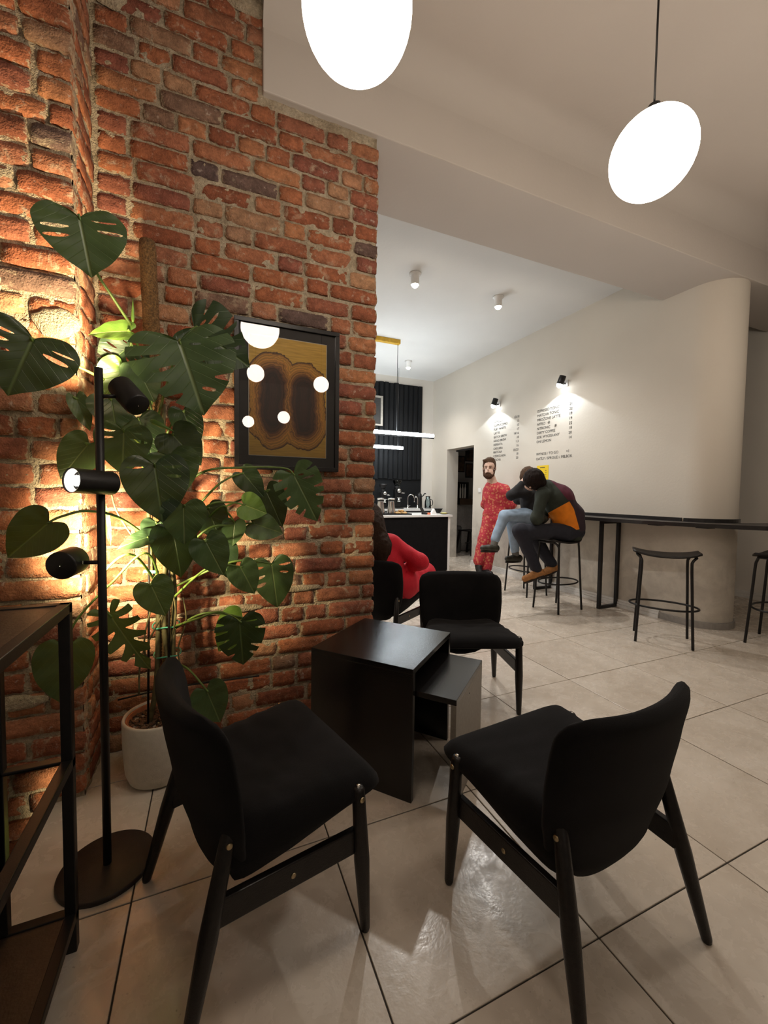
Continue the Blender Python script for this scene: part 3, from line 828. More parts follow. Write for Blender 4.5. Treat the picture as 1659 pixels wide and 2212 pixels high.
# ================================================================== potted monstera
PC = Vector((-.205, 1.935, 0))
pot = thing('plant_pot', 'round off-white pot with soil, holding the monstera', 'pot', PC)
MT['potm'] = pmat('off_white_pot', (.52, .48, .41), .6, vary=.06, scale=40, bump=.08, bscale=250)
MB().lathe([(.100, 0), (.118, .012), (.130, .05), (.137, .15), (.139, .262), (.136, .270), (.129, .270), (.126, .262), (.124, .235)], 56).build('body', MT['potm'], pot)
MB().lathe([(.1255, .225), (.1245, .262), (.118, .262), (.116, .225)], 48).build('inner_pot', pmat('terracotta_liner', (.35, .12, .05), .8), pot)
V = []; F = []
for i in range(8):
    for k in range(40):
        a = 2*math.pi*k/40; r = .122*i/7; V.append((r*math.cos(a), r*math.sin(a), .232+rnd.uniform(-.008, .012)))
for i in range(7):
    for k in range(40): l = (k+1) % 40; F.append((i*40+k, (i+1)*40+k, (i+1)*40+l, i*40+l))
mesh_obj('soil', V, F, pmat('bark_soil', (.035, .018, .010), .9, vary=.7, scale=120, bump=.6, bscale=200), pot)
chips = MB()
for i in range(240):
    a = rnd.uniform(0, 6.28); r = .115*math.sqrt(rnd.random()); c = Vector((r*math.cos(a), r*math.sin(a), .242)); q = rnd.uniform(.004, .010)
    m = Matrix.Translation(c) @ Matrix.Rotation(rnd.uniform(0, 6), 4, 'Z') @ Matrix.Rotation(rnd.uniform(-.6, .6), 4, 'X')
    chips.box(-q, q, -q*.6, q*.6, -.003, .003, 0, m)
o = chips.build('bark_chips', pmat('bark_chip', (.10, .055, .030), .8, vary=.6, scale=150), pot); o['kind'] = 'stuff'

PR = Vector((-.19, 1.95, .235))
plant = thing('monstera_plant', 'tall monstera climbing a coir pole in the off-white pot', 'plant', PR)
MT['coir'] = pmat('coir_fibre', (.20, .105, .038), .95, vary=.5, scale=120, bump=1.0, bscale=260)
MT['stem'] = pmat('brown_green_stem', (.10, .085, .035), .6, vary=.4, scale=40)
MT['petiole'] = pmat('green_petiole', (.10, .16, .03), .45, vary=.25, scale=30)
MT['lf_dark'] = mat_leaf('leaf_dark_green', (.015, .034, .014), (.026, .054, .020), (.07, .115, .042))
MT['lf_mid'] = mat_leaf('leaf_mid_green', (.038, .074, .026), (.060, .108, .038), (.13, .18, .07))
MT['lf_light'] = mat_leaf('leaf_young_green', (.10, .20, .03), (.16, .28, .05), (.28, .38, .10))
pole0, pole1 = Vector((-.165, 1.955, .22)), at_y(318, 522, 2.06)
mb = MB(); n = 40; pts = []; rad = []
for i in range(n+1):
    p = pole0.lerp(pole1, i/n); pts.append(p-PR); rad.append(.033+.0035*noise.noise(p*40)+(.0 if i < n else -.004))
mb.tube(pts, rad, 18).build('coir_pole', MT['coir'], plant)
fz = MB()
for i in range(2200):
    q = rnd.random(); a = rnd.uniform(0, 6.28); p = pole0.lerp(pole1, q)-PR+Vector((math.cos(a), math.sin(a), 0))*.033
    d = Vector((math.cos(a)+rnd.uniform(-1, 1), math.sin(a)+rnd.uniform(-1, 1), rnd.uniform(-1, 1)))*.012
    s_ = Vector((rnd.uniform(-1, 1), rnd.uniform(-1, 1), rnd.uniform(-1, 1)))*.0012
    fz.add([p, p+s_, p+d], [(0, 1, 2)])
o = fz.build('coir_fibres', MT['coir'], plant); o['kind'] = 'stuff'
def polep(k): return pole0.lerp(pole1, k)
for sx, dy, top in ((-.034, -.028, .62), (.030, -.034, .66), (.006, -.045, .5)):
    pts = [PR+Vector((sx*1.6, dy*.6, -.01))]+[polep(k)+Vector((sx+.012*math.sin(k*19+sx*90), dy+.008*math.cos(k*23), 0)) for k in (.08, .18, .28, .38, .48, top)]
    MB().tube([p-PR for p in crom(pts, 6)], [.0115-.004*i/37 for i in range(37)], 9).build('stem', MT['stem'], plant)
for x, d, top in ((-.245, -.05, 1.02), (-.17, -.06, 1.06)):           # bamboo canes
    MB().tube([Vector((x, 1.90, .22))-PR, Vector((x+.01, 1.93, top))-PR], .0045, 8).build('cane', MT['bwood'], plant)
MT['tie'] = pmat('green_plant_tie', (.06, .30, .20), .6)
for k in (.14, .20, .46):
    p = polep(k)-PR; ring = [p+Vector((.052*math.cos(a), .058*math.sin(a), .004*math.sin(3*a))) for a in [i/24*6.283 for i in range(24)]]
    MB().tube(ring, .0035, 6, closed=True).build('tie', MT['tie'], plant)
MB().bar(at_y(310, 1234, 1.86)-PR, at_y(343, 1236, 1.86)-PR, .004, .012).build('tie', MT['tie'], plant)

def leaf_geo(kind, seed):
    """unit leaf: u along the midrib (sinus at 0, tip at 1), v sideways (half width .5); splits and holes are cut out"""
    r = random.Random(seed); K = 12
    out = [(.0, .0), (-.10, .09), (-.17, .20), (-.165, .31), (-.09, .42), (.04, .485), (.18, .50), (.34, .475), (.50, .415), (.66, .32), (.80, .205), (.91, .09), (1.0, .0)]
    marg = crom([(a, b, 0) for a, b in out], 6); m = len(marg)-1
    gaps = {-1: [], 1: []}; holes = []
    for s_ in (-1, 1):
        if kind == 'S':
            for c in (.38, .50, .61, .71, .80):
                if r.random() < .72: gaps[s_].append((c+r.uniform(-.015, .015), r.uniform(.40, .62), r.uniform(.012, .024)))
                elif r.random() < .8: holes.append((s_, c, .5, .26, .014))
            if r.random() < .6: holes.append((s_, .44, .26, .12, .016))
        if kind == 'D':
            for c in (.32, .45, .57, .69, .80): gaps[s_].append((c+r.uniform(-.02, .02), r.uniform(.22, .34), r.uniform(.026, .040)))
        if kind == 'F':
            for c, p in ((.42, .8), (.53, .7), (.64, .45)):
                if r.random() < p: holes.append((s_, c+r.uniform(-.02, .02), r.uniform(.50, .68), r.uniform(.18, .32), r.uniform(.012, .024)))
    V = []; UV = []; F = []
    gw = lambda q, k0, wd: .005+wd*max(0., (q-k0)/(1-k0))**.7
    def cut(f, q, s_):
        return any(q > k0 and abs(f-c) < gw(q, k0, wd) for c, k0, wd in gaps[s_]) or any(hs_ == s_ and ((f-hc)/hw_)**2+((q-hq)/hl)**2 < 1 for hs_, hc, hq, hl, hw_ in holes)
    def snap(f, q, s_):                # move a vertex at a cut onto the true outline of the split or hole
        for hs_, hc, hq, hl, hw_ in holes:
            if hs_ == s_:
                g = ((f-hc)/hw_)**2+((q-hq)/hl)**2
                if .02 < g < 5: k = g**-.5; return hc+(f-hc)*k, hq+(q-hq)*k
        for c, k0, wd in gaps[s_]:
            if q > k0-1.5/K and abs(f-c) < gw(q, k0, wd)+1.6/m: return c+math.copysign(gw(q, k0, wd), f-c), q
        return f, q
    for s_ in (-1, 1):
        base = len(V); W2 = K+1
        keep = [[not cut((i+.5)/m, (k+.5)/K, s_) for k in range(K)] for i in range(m)]
        for i in range(m+1):
            for k in range(K+1):
                f = i/m; q = k/K
                adj = [keep[i2][k2] for i2 in (i-1, i) for k2 in (k-1, k) if 0 <= i2 < m and 0 <= k2 < K]
                if any(adj) and not all(adj): f, q = snap(f, q, s_)
                f = min(1, max(0, f)); q = min(1, max(0, q))
                j = min(m-1, int(f*m)); e = marg[j].lerp(marg[j+1], f*m-j); mid = max(0, (f-.40)/.60)**1.25
                u = mid+(e.x-mid)*q; v = e.y*q
                u += .05*math.sin(math.pi*q)*max(0, min(1, (f-.25)*8))*(1-f)
                z = .16*abs(v)**1.2-.10*u*u+.012*math.sin(30*f)*q-.10*max(0, v-.34)
                V.append((u, s_*v, z)); UV.append((u*.8+.15, .5+s_*v))
        for i in range(m):
            for k in range(K):
                if keep[i][k]:
                    a, b, c_, d = base+i*W2+k, base+i*W2+k+1, base+(i+1)*W2+k+1, base+(i+1)*W2+k
                    F.append((a, b, c_, d) if s_ > 0 else (a, d, c_, b))
    return V, UV, F
def ringpt(k): return polep(min(.97, max(.1, k)))
def leaf(b, tip, wpx, Y, kind, mat, dy=0., roll=0., pitch=.25, frm=None, via=None, name='leaf'):
    P0 = at_y(b[0], b[1], Y); P1 = at_y(tip[0], tip[1], Y+dy)
    ux = P1-P0; ln = ux.length; ux.normalize()
    nrm = (CPOS-P0).normalized()+Vector((0, 0, pitch)); nrm = (nrm-ux*nrm.dot(ux)).normalized()
    vy = nrm.cross(ux); 
    if roll: 
        R = Matrix.Rotation(roll, 3, ux); nrm = R @ nrm; vy = R @ vy
    depth = (P0-CPOS).dot(_f); W = wpx*depth/FPX
    V, UV, F = leaf_geo(kind, int(b[0]*7+b[1]))
    pts = [P0+ux*(v[0]*ln)+vy*(v[1]*W)+nrm*(v[2]*max(ln, W)*1.0)-PR for v in V]
    o = mesh_obj(name, pts, F, MT[mat], plant, True, UV)
    if frm is not None:
        A_ = ringpt(frm) if isinstance(frm, (int, float)) else at_y(*frm)
        mids = [at_y(*q) for q in via] if via else [A_.lerp(P0, .5)+Vector((0, 0, .06*(A_-P0).length+.02))]
        c = crom([A_]+mids+[P0, P0+ux*ln*.04], 7); n_ = len(c)
        MB().tube([p-PR for p in c], [.0052-.0022*i/n_ for i in range(n_)], 7).build('petiole', MT['petiole'], plant)
    return o
# base px, tip px, width px, depth plane (m), kind, material
leaf((172, 470), (197, 592), 168, 1.55, 'F', 'lf_mid', frm=(283, 702, 1.74), via=[(242, 640, 1.66), (204, 578, 1.60)])
leaf((72, 732), (16, 850), 178, 1.51, 'F', 'lf_dark', dy=-.03, frm=(225, 820, 1.80), via=[(185, 800, 1.75), (135, 776, 1.70)])
leaf((388, 738), (440, 890), 218, 1.60, 'S', 'lf_mid', dy=-.04, frm=.62, via=[(352, 860, 1.72), (385, 745, 1.64)])
leaf((420, 708), (541, 790), 150, 1.78, 'S', 'lf_dark', frm=.66, via=[(350, 760, 1.82)])
leaf((280, 716), (188, 716), 62, 1.80, 'H', 'lf_light', frm=.68, pitch=.9)
leaf((285, 745), (212, 800), 92, 1.88, 'S', 'lf_dark', frm=.63)
leaf((268, 798), (214, 872), 84, 1.86, 'H', 'lf_light', frm=.60, pitch=.1)
leaf((296, 792), (335, 868), 76, 1.80, 'H', 'lf_mid', frm=.60)
leaf((240, 862), (252, 930), 92, 1.80, 'H', 'lf_dark', frm=.56)
leaf((192, 958), (128, 1036), 82, 1.76, 'H', 'lf_mid', frm=.50)
leaf((165, 860), (195, 930), 40, 1.84, 'H', 'lf_mid', frm=.55)
leaf((268, 930), (264, 1026), 108, 1.70, 'F', 'lf_mid', frm=.50)
leaf((372, 938), (436, 1004), 92, 1.76, 'H', 'lf_dark', frm=.52)
leaf((366, 985), (398, 1068), 110, 1.70, 'H', 'lf_mid', frm=.48)
leaf((396, 888), (428, 968), 66, 1.86, 'H', 'lf_dark', frm=.55)
leaf((334, 1004), (352, 1128), 132, 1.58, 'F', 'lf_dark', dy=-.03, frm=.42)
leaf((300, 905), (330, 990), 90, 1.84, 'H', 'lf_dark', frm=.5)
leaf((397, 1092), (398, 1178), 92, 1.58, 'H', 'lf_mid', frm=.38)
leaf((322, 1160), (250, 1182), 54, 1.66, 'H', 'lf_dark', frm=.34, pitch=1.2)
leaf((338, 1128), (330, 1176), 58, 1.70, 'H', 'lf_dark', frm=.36)
leaf((372, 1146), (392, 1250), 92, 1.66, 'H', 'lf_dark', frm=.34)
leaf((444, 1168), (485, 1244), 80, 1.62, 'H', 'lf_mid', frm=.33, via=[(470, 1152, 1.68)])
leaf((448, 1098), (476, 1168), 74, 1.84, 'H', 'lf_dark', frm=.36)
leaf((480, 1180), (492, 1250), 62, 1.86, 'H', 'lf_dark', frm=.30)
leaf((634, 1024), (688, 1128), 104, 1.80, 'S', 'lf_mid', frm=.44, via=[(430, 1024, 1.76), (520, 1010, 1.78), (612, 1011, 1.80)])
leaf((524, 1022), (572, 1074), 56, 1.88, 'H', 'lf_dark', frm=.36, via=[(450, 1068, 1.84), (492, 1034, 1.86)])
leaf((526, 1090), (578, 1108), 64, 1.82, 'H', 'lf_light', frm=.34, via=[(440, 1100, 1.80), (490, 1085, 1.81)])
leaf((545, 1130), (614, 1152), 66, 1.86, 'H', 'lf_mid', frm=.30, via=[(440, 1148, 1.80), (500, 1135, 1.84)])
leaf((575, 1060), (612, 1140), 70, 1.92, 'H', 'lf_dark', frm=.34)
leaf((506, 1128), (502, 1180), 50, 1.84, 'H', 'lf_mid', frm=.33, via=[(470, 1100, 1.82), (492, 1108, 1.83)])
leaf((518, 1224), (552, 1284), 66, 1.80, 'H', 'lf_mid', frm=.24, via=[(450, 1226, 1.78)])
leaf((586, 1218), (600, 1316), 90, 1.90, 'F', 'lf_mid', frm=.27, via=[(500, 1214, 1.84)])
leaf((524, 1334), (470, 1410), 84, 1.88, 'H', 'lf_light', frm=.18, via=[(440, 1325, 1.84)], pitch=0)
leaf((518, 1342), (526, 1441), 104, 1.74, 'S', 'lf_dark', frm=.19, via=[(430, 1335, 1.80), (475, 1322, 1.78)])
leaf((326, 1262), (360, 1332), 78, 1.62, 'H', 'lf_mid', frm=.28)
leaf((238, 1328), (322, 1454), 96, 1.64, 'D', 'lf_mid', roll=.5, frm=.26, via=[(290, 1200, 1.72), (226, 1235, 1.68), (215, 1295, 1.66)])
leaf((142, 1400), (128, 1524), 108, 1.70, 'H', 'lf_mid', frm=.24, via=[(320, 1196, 1.74), (240, 1260, 1.72), (165, 1340, 1.71)])
leaf((106, 1128), (10, 1207), 104, 1.48, 'H', 'lf_dark', frm=.36, via=[(265, 1122, 1.66), (190, 1104, 1.58), (135, 1115, 1.52)])
leaf((446, 1490), (478, 1564), 76, 1.82, 'H', 'lf_mid', frm=.12)
leaf((225, 1105), (240, 1180), 16, 1.82, 'H', 'lf_light', frm=.33)
# unopened leaves and aerial roots
for a, b_, Y, r_ in (((287, 697), (287, 644), 1.82, .006), ((325, 908), (376, 932), 1.66, .010)):
    p, q = at_y(*a, Y), at_y(*b_, Y)
    MB().tube([p.lerp(q, k)-PR for k in (0, .15, .5, .85, 1)], [r_*.5, r_, r_*.8, r_*.35, .0006], 9).build('leaf_bud', MT['lf_light'], plant)
for pts in ([(300, 1180, 1.8), (255, 1110, 1.78), (240, 1065, 1.78)], [(330, 1300, 1.86), (312, 1380, 1.86), (318, 1440, 1.88)], [(350, 1330, 1.84), (306, 1420, 1.86), (300, 1500, 1.88)], [(395, 1290, 1.88), (402, 1340, 1.88), (385, 1400, 1.9), (392, 1450, 1.9)], [(370, 1260, 1.84), (380, 1330, 1.85), (368, 1390, 1.86)]):
    MB().tube([p-PR for p in crom([at_y(*q) for q in pts], 6)], .0035, 6).build('aerial_root', MT['stem'], plant)
# cable on the wall behind the plant
o = MB().tube(crom([at_y(255, 1512, YB-.02), at_y(330, 1494, YB-.02), at_y(420, 1478, YB-.02), at_y(560, 1460, YB-.02)], 5), .004, 6).build('wall_cable', MT['bmetal'])
tag(o, 'thin black cable running low along the brick wall behind the pot', 'cable')

# ================================================================== menu on the wall
TXT = []
def text(s, y, z, size, parent, align='LEFT', X=XM-.002, name='lettering'):
    cu = bpy.data.curves.new('t', 'FONT'); cu.body = s; cu.size = size; cu.align_x = align; cu.extrude = .0003; cu.resolution_u = 3
    o = bpy.data.objects.new('t', cu); COL.objects.link(o); TXT.append((o, name, parent, (y, z, X)))
CAP = .050
mA = thing('menu_lettering', 'left menu column of black wall lettering, from espresso to mocha', 'lettering', (XM, 5.0, 2.0))
mB = thing('menu_lettering', 'right menu column of black wall lettering, from espresso tonic to on lemon', 'lettering', (XM, 4.1, 2.1))
mC = thing('menu_lettering', 'two lowest lines of wall lettering about take-away and plant milk', 'lettering', (XM, 4.1, 1.7))
colA = [('ESPRESSO', '13/18'), ('CAPPUCCINO', '15'), ('FLAT WHITE', '15'), ('LATTE', '17'), ('BATCH BREW', '14/16'), ('HAND BREW', '18'), ('HERBATA', '13'), ('CASCARA', '16'), ('MATCHA', '18/20'), ('CZEKOLADA', '18'), ('MOCHA', '20')]
colB = [('ESPRESSO TONIC', '21'), ('MATCHA TONIC', '22'), ('MROŻONE LATTE', '19'), ('NITRO', '19'), ('NITRONIC', '22'), ('DIRTY COFFEE', '18'), ('SOK WYCISKANY', '20'), ('ON LEMON', '14')]
for i, (a, b_) in enumerate(colA):
    z = 2.352-.0600*i; text(a, 5.31, z, CAP, mA, name='menu_item'); text(b_, 4.735, z, CAP, mA, 'RIGHT', name='price')
for i, (a, b_) in enumerate(colB):
    z = 2.352-.0593*i; text(a, 4.378, z, CAP, mB, name='menu_item'); text(b_, 3.785, z, CAP, mB, 'RIGHT', name='price')
text('WYNOS / TO GO', 4.378, 1.766, CAP, mC, name='menu_item'); text('+1', 3.81, 1.766, CAP, mC, 'RIGHT', name='price'); text('OATLY / SPROUD / MILBOK', 4.378, 1.702, CAP, mC, name='menu_item')
bpy.context.view_layer.update()
dg = bpy.context.evaluated_depsgraph_get()
for o, name, parent, (y, z, X) in TXT:
    me = bpy.data.meshes.new_from_object(o.evaluated_get(dg)); me.materials.clear(); me.materials.append(MT['ink'])
    q = link(bpy.data.objects.new(name, me), parent)
    q.matrix_local = Matrix(((0, 0, -1, X-parent.location.x), (-1, 0, 0, y-parent.location.y), (0, 1, 0, z-parent.location.z), (0, 0, 0, 1)))
for o, *_ in TXT: 
    cu = o.data; bpy.data.objects.remove(o); bpy.data.curves.remove(cu)
for i, y in ((3, 4.165), (4, 4.05)):             # snowflake marks
    z = 2.352-.0593*i+.018; mb = MB()
    for k in range(3):
        a = k*math.pi/3; d = Vector((0, math.cos(a), math.sin(a)))*.022
        mb.bar(Vector((-.0025, y-4.1, z-2.1))-d, Vector((-.0025, y-4.1, z-2.1))+d, .0006, .004, up=(1, 0, 0))
        for s in (-1, 1):
            mb.bar(Vector((-.0025, y-4.1, z-2.1))+d*s*.6, Vector((-.0025, y-4.1, z-2.1))+d*s*.6+Vector((0, math.cos(a+s*.9+(0 if s > 0 else math.pi)), math.sin(a+s*.9+(0 if s > 0 else math.pi))))*.009, .0006, .003, up=(1, 0, 0))
    mb.build('snowflake_mark', MT['ink'], mB)
t = thing('yellow_notice', 'small yellow paper notice below the menu', 'notice', (XM, 4.25, 1.5))
MB().box(-.003, -.0008, -.105, .105, -.17, .125).build('sheet', pmat('yellow_paper', (.80, .55, .01), .7, vary=.04), t)
mb = MB(); mb.box(-.0036, -.003, -.04, .05, .092, .102)
for i in range(7): mb.box(-.0036, -.003, .02, .085, .05-.028*i, .055-.028*i); mb.box(-.0036, -.003, -.07, -.045, .05-.028*i, .055-.028*i)
mb.build('print_lines', MT['ink'], t)
t = thing('light_switch', 'white light switch on the wall left of the man in red pyjamas', 'switch', (XM, 5.64, 1.29))
MB().box(-.010, 0, -.04, .04, -.04, .04, .003).build('plate', MT['white'], t); MB().box(-.014, -.010, -.022, .022, -.026, .026, .002).build('rocker', MT['white'], t)

# ================================================================== coffee bar
MT['worktop'] = pmat('white_worktop', (.76, .75, .73), .28, vary=.03)
MT['cabinet'] = pmat('black_bar_front', (.0055, .005, .0055), .8, vary=.25, scale=20, spec=.12)
t = thing('bar_counter', 'black coffee bar counter with white worktop and white end panel', 'counter', (2.45, 5.80, 0))
MB().box(-1.0, .965, -.36, .36, .03, .865).build('front_body', MT['cabinet'], t)
MB().box(-1.0, 1.03, -.385, .40, .865, .897, .003).build('worktop', MT['worktop'], t)
MB().box(.965, 1.005, -.36, .36, 0, .865, .002).build('end_panel', MT['worktop'], t)
MB().box(-1.0, .965, -.33, .33, 0, .03).build('plinth', MT['dark'], t)
t = thing('back_counter', 'low back counter with white worktop under the black ribbed panel', 'counter', (2.55, 6.92, 0))
MB().box(-1.3, 1.33, -.26, .30, 0, .90).build('body', MT['cabinet'], t)
MB().box(-1.3, 1.36, -.29, .31, .90, .94, .003).build('worktop', MT['worktop'], t)
# black ribbed panel on the end wall
t = thing('ribbed_wall_panel', 'tall black ribbed panel on the end wall behind the counter', 'wall panel', (3.0, YE, 0))
MT['rib'] = pmat('black_ribbed_panel', (.0055, .006, .007), .65, vary=.15, spec=.2)
MB().box(-1.3, .885, -.02, -.001, .95, 3.34).build('backing', MT['rib'], t)
me = None
for i in range(21):
    if me is None:
        pr = [(-.052, 0), (-.030, -.030), (.030, -.030), (.052, 0)]
        o = MB().prism(pr, 1.50, 3.335).build('rib', MT['rib'], t); me = o.data
    else: o = link(bpy.data.objects.new('rib', me), t)
    o.location = (.835-.104*i, -.02, rnd.uniform(-.012, .012))
t = thing('hatch_frame', 'pale framed picture high on the black panel at the brick wall edge', 'picture', (2.93, YE-.055, 2.78))
MB().box(-.20, .09, -.012, 0, -.28, .28, .002).build('frame', pmat('grey_beige_frame', (.34, .31, .27), .6), t); MB().box(-.17, .045, -.014, -.010, -.25, .24).build('sheet', MT['dark'], t)

def atop(px, py, Y): return at_y(px, py, Y)
# vacuum flasks
def flask(px, label):
    p = at_y(px, 1108, 5.62); 
    t = thing('vacuum_flask', label, 'flask', (p.x, 5.62, .897+.010), 0, 'steel vacuum flasks on the bar')
    MB().lathe([(.062, 0), (.064, .01), (.060, .06), (.045, .185), (.046, .19)], 28).build('body', MT['steel'], t)
    MB().lathe([(.046, .19), (.047, .205), (.044, .21)], 28).build('collar', MT['bmetal'], t)
    MB().lathe([(.044, .21), (.056, .232), (.054, .240), (.001, .242)], 28).build('lid', MT['steel'], t)
flask(822, 'steel vacuum flask on the bar, nearest the brick wall'); flask(845, 'steel vacuum flask on the bar beside the pastry tray')
p = at_y(858, 1110, 5.60)
t = thing('serving_tray', 'black tray under the flasks and pastries on the bar', 'tray', (p.x, 5.62, .897))
MB().box(-.36, .20, -.12, .12, 0, .008, .002).build('base', MT['bmetal'], t)
mb = MB(); mb.box(-.36, .20, -.12, -.112, .008, .02); mb.box(-.36, .20, .112, .12, .008, .02); mb.box(.192, .20, -.112, .112, .008, .02); mb.build('rim', MT['bmetal'], t)
MT['pastry'] = pmat('golden_pastry', (.52, .30, .10), .6, vary=.3, scale=60, bump=.4)
for i, (dx, dy, dz, lb) in enumerate(((.0, -.055, .004, 'golden pastry lying at the left front of the tray'), (.100, -.055, .004, 'golden pastry at the right front of the tray'), (.145, .045, .004, 'golden pastry at the right back of the tray'), (.045, .045, .004, 'golden pastry at the left back of the tray'), (.07, -.005, .036, 'golden pastry on top of the pastry pile'))):
    mb = MB(); ring = [(.032*math.cos(a), .032*math.sin(a), .014+.003*math.sin(3*a)) for a in [k/20*6.283 for k in range(20)]]
    o = mb.tube(ring, .0135, 9, closed=True).build('pastry', MT['pastry']); o.location = (p.x+dx, 5.62+dy, .905+dz); o.rotation_euler = (0, 0, i)
    tag(o, lb, 'pastry', 'pastries on the bar tray')
# card terminal, tent card, bowl, plate, cup on the bar
q = at_y(918, 1108, 5.58)
t = thing('card_terminal', 'black card terminal on the bar', 'terminal', (q.x, 5.58, .897), .5)
MB().box(-.035, .035, -.045, .045, 0, .03, .006).build('base', MT['bmetal'], t); mb = MB(); mb.box(-.04, .04, -.006, .006, .0, .085, .002, Matrix.Translation((0, .03, .025)) @ Matrix.Rotation(-.5, 4, 'X')); mb.build('screen', MT['bmetal'], t)
q = at_y(926, 1108, 5.55); o = MB().lathe([(.03, 0), (.032, .01), (.025, .028), (.001, .032)], 18).build('orange_tin', pmat('orange_plastic', (.70, .16, .06), .5)); o.location = (q.x, 5.55, .897)
tag(o, 'small orange tin between the card terminal and the white tent card', 'tin')
q = at_y(936, 1107, 5.66); V = [(-.05, -.03, 0), (.05, -.03, 0), (.05, .03, 0), (-.05, .03, 0), (0, -.03, .09), (0, .03, .09)]
o = mesh_obj('tent_card', V, [(0, 1, 4), (3, 5, 2), (0, 4, 5, 3), (1, 2, 5, 4), (0, 3, 2, 1)], MT['white']); o.location = (q.x, 5.66, .897); tag(o, 'white folded tent card on the bar', 'card')
q = at_y(946, 1106, 5.90); t = thing('glass_bowl', 'clear glass bowl with dark rim on the bar', 'bowl', (q.x, 5.90, .897))
MB().lathe([(.03, 0), (.05, .03), (.075, .075), (.072, .075), (.045, .03), (.02, .008)], 28).build('body', glassmat('bowl_glass', (.7, .75, .78), 1.5), t)
MB().lathe([(.070, .072), (.078, .074), (.078, .082), (.070, .082)], 28).build('rim', MT['bmetal'], t)
q = at_y(959, 1108, 5.62); t = thing('plate', 'plate with yellow napkin at the end of the bar', 'plate', (q.x, 5.62, .897))
MB().lathe([(.04, 0), (.07, .008), (.072, .010), (.001, .009)], 30).build('dish', MT['bmetal'], t); MB().lathe([(.052, .010), (.056, .016), (.03, .026), (.001, .026)], 20).build('napkin', pmat('yellow_paper_napkin', (.78, .66, .22), .8), t)
# on the back counter
def bk(px): return at_y(px, 1085, 6.88).x
def grinder(px, hopper, label, s=1.0):
    t = thing('coffee_grinder', label, 'grinder', (bk(px), 6.86, .94), 0, 'coffee grinders on the back counter')
    MB().box(-.075*s, .075*s, -.11, .11, 0, .022, .006).build('base', MT['bmetal'], t)
    MB().box(-.055*s, .055*s, -.01, .11, .022, .36*s, .012).build('body', MT['bmetal'], t)
    MB().lathe([(.05*s, .33*s), (.052*s, .40*s), (.04*s, .42*s)], 24, (0, .03, 0)).build('burr_housing', MT['bmetal'], t)
    MB().lathe([(.04*s, .42*s), (.085*s, .50*s), (.085*s, .53*s), (.081*s, .53*s), (.036*s, .425*s)], 28, (0, .03, 0)).build('hopper', hopper, t)
    MB().tube([(0, -.075, .33*s), (0, -.02, .33*s)], [.036*s, .036*s], 20).build('dial', MT['steel'], t)
    MB().tube([(0, -.05, .19*s), (0, -.05, .13*s)], [.022*s, .03*s], 16).build('funnel', MT['chrome'], t)
    MB().tube([(-.04, -.06, .20*s), (.05, -.07, .20*s)], .006, 8).build('fork', MT['chrome'], t)
    MB().tube([(.05*s, -.02, .29*s), (.12*s, -.05, .29*s)], .008, 8).build('lever', MT['steel'], t)
MT['hop'] = glassmat('smoky_hopper', (.55, .6, .62), 1.5)
grinder(858, MT['hop'], 'tall coffee grinder with clear hopper on the back counter')
grinder(828, MT['bmetal'], 'smaller black coffee grinder beside the brick wall edge', .85)
t = thing('water_tap', 'tall curved chrome tap on the back counter', 'tap', (bk(880), 6.86, .94))
MB().lathe([(.025, 0), (.025, .012), (.014, .02), (.014, .06), (.010, .065)], 18).build('base', MT['chrome'], t)
MB().tube(crom([(0, 0, .06), (0, 0, .20), (.02, -.01, .25), (.06, -.03, .262), (.095, -.045, .235), (.10, -.048, .20)], 6), .008, 10).build('spout', MT['chrome'], t)
MB().cyl((.012, 0, .045), (.045, -.01, .055), .005, n=8).build('lever', MT['chrome'], t)
t = thing('water_tap', 'second curved steel tap next to the black kettle', 'tap', (bk(903), 6.90, .94), 2.6)
MB().lathe([(.025, 0), (.025, .012), (.016, .02), (.016, .05), (.012, .055)], 18).build('base', MT['chrome'], t)
MB().tube(crom([(0, 0, .05), (0, 0, .17), (.02, 0, .215), (.045, 0, .215), (.06, 0, .18), (.06, 0, .12)], 6), .011, 10).build('spout', MT['chrome'], t)
t = thing('gooseneck_kettle', 'black kettle at the right end of the back counter', 'kettle', (bk(911), 6.98, .94))
MB().lathe([(.05, 0), (.058, .01), (.052, .20), (.045, .27), (.03, .29), (.012, .295), (.012, .31), (.001, .312)], 24).build('body', MT['bmetal'], t)
MB().tube(crom([(.05, 0, .22), (.09, 0, .25), (.115, 0, .285), (.14, 0, .28)], 5), .011, 8).build('spout', MT['bmetal'], t)
MB().tube(crom([(-.045, 0, .25), (-.09, 0, .24), (-.095, 0, .14), (-.05, 0, .08)], 5), .008, 8).build('handle', MT['bmetal'], t)
t = thing('water_pitcher', 'clear water pitcher at the white wall', 'pitcher', (bk(922), 6.84, .94))
MB().lathe([(.058, 0), (.062, .01), (.060, .13), (.042, .19), (.045, .235), (.042, .235), (.038, .19), (.056, .13), (.055, .012)], 28).build('body', glassmat('pitcher_glass', (.80, .86, .88), 1.5), t)
MB().tube(crom([(.055, 0, .06), (.10, 0, .07), (.10, 0, .15), (.05, 0, .18)], 5), .007, 8).build('handle', MT['bmetal'], t)

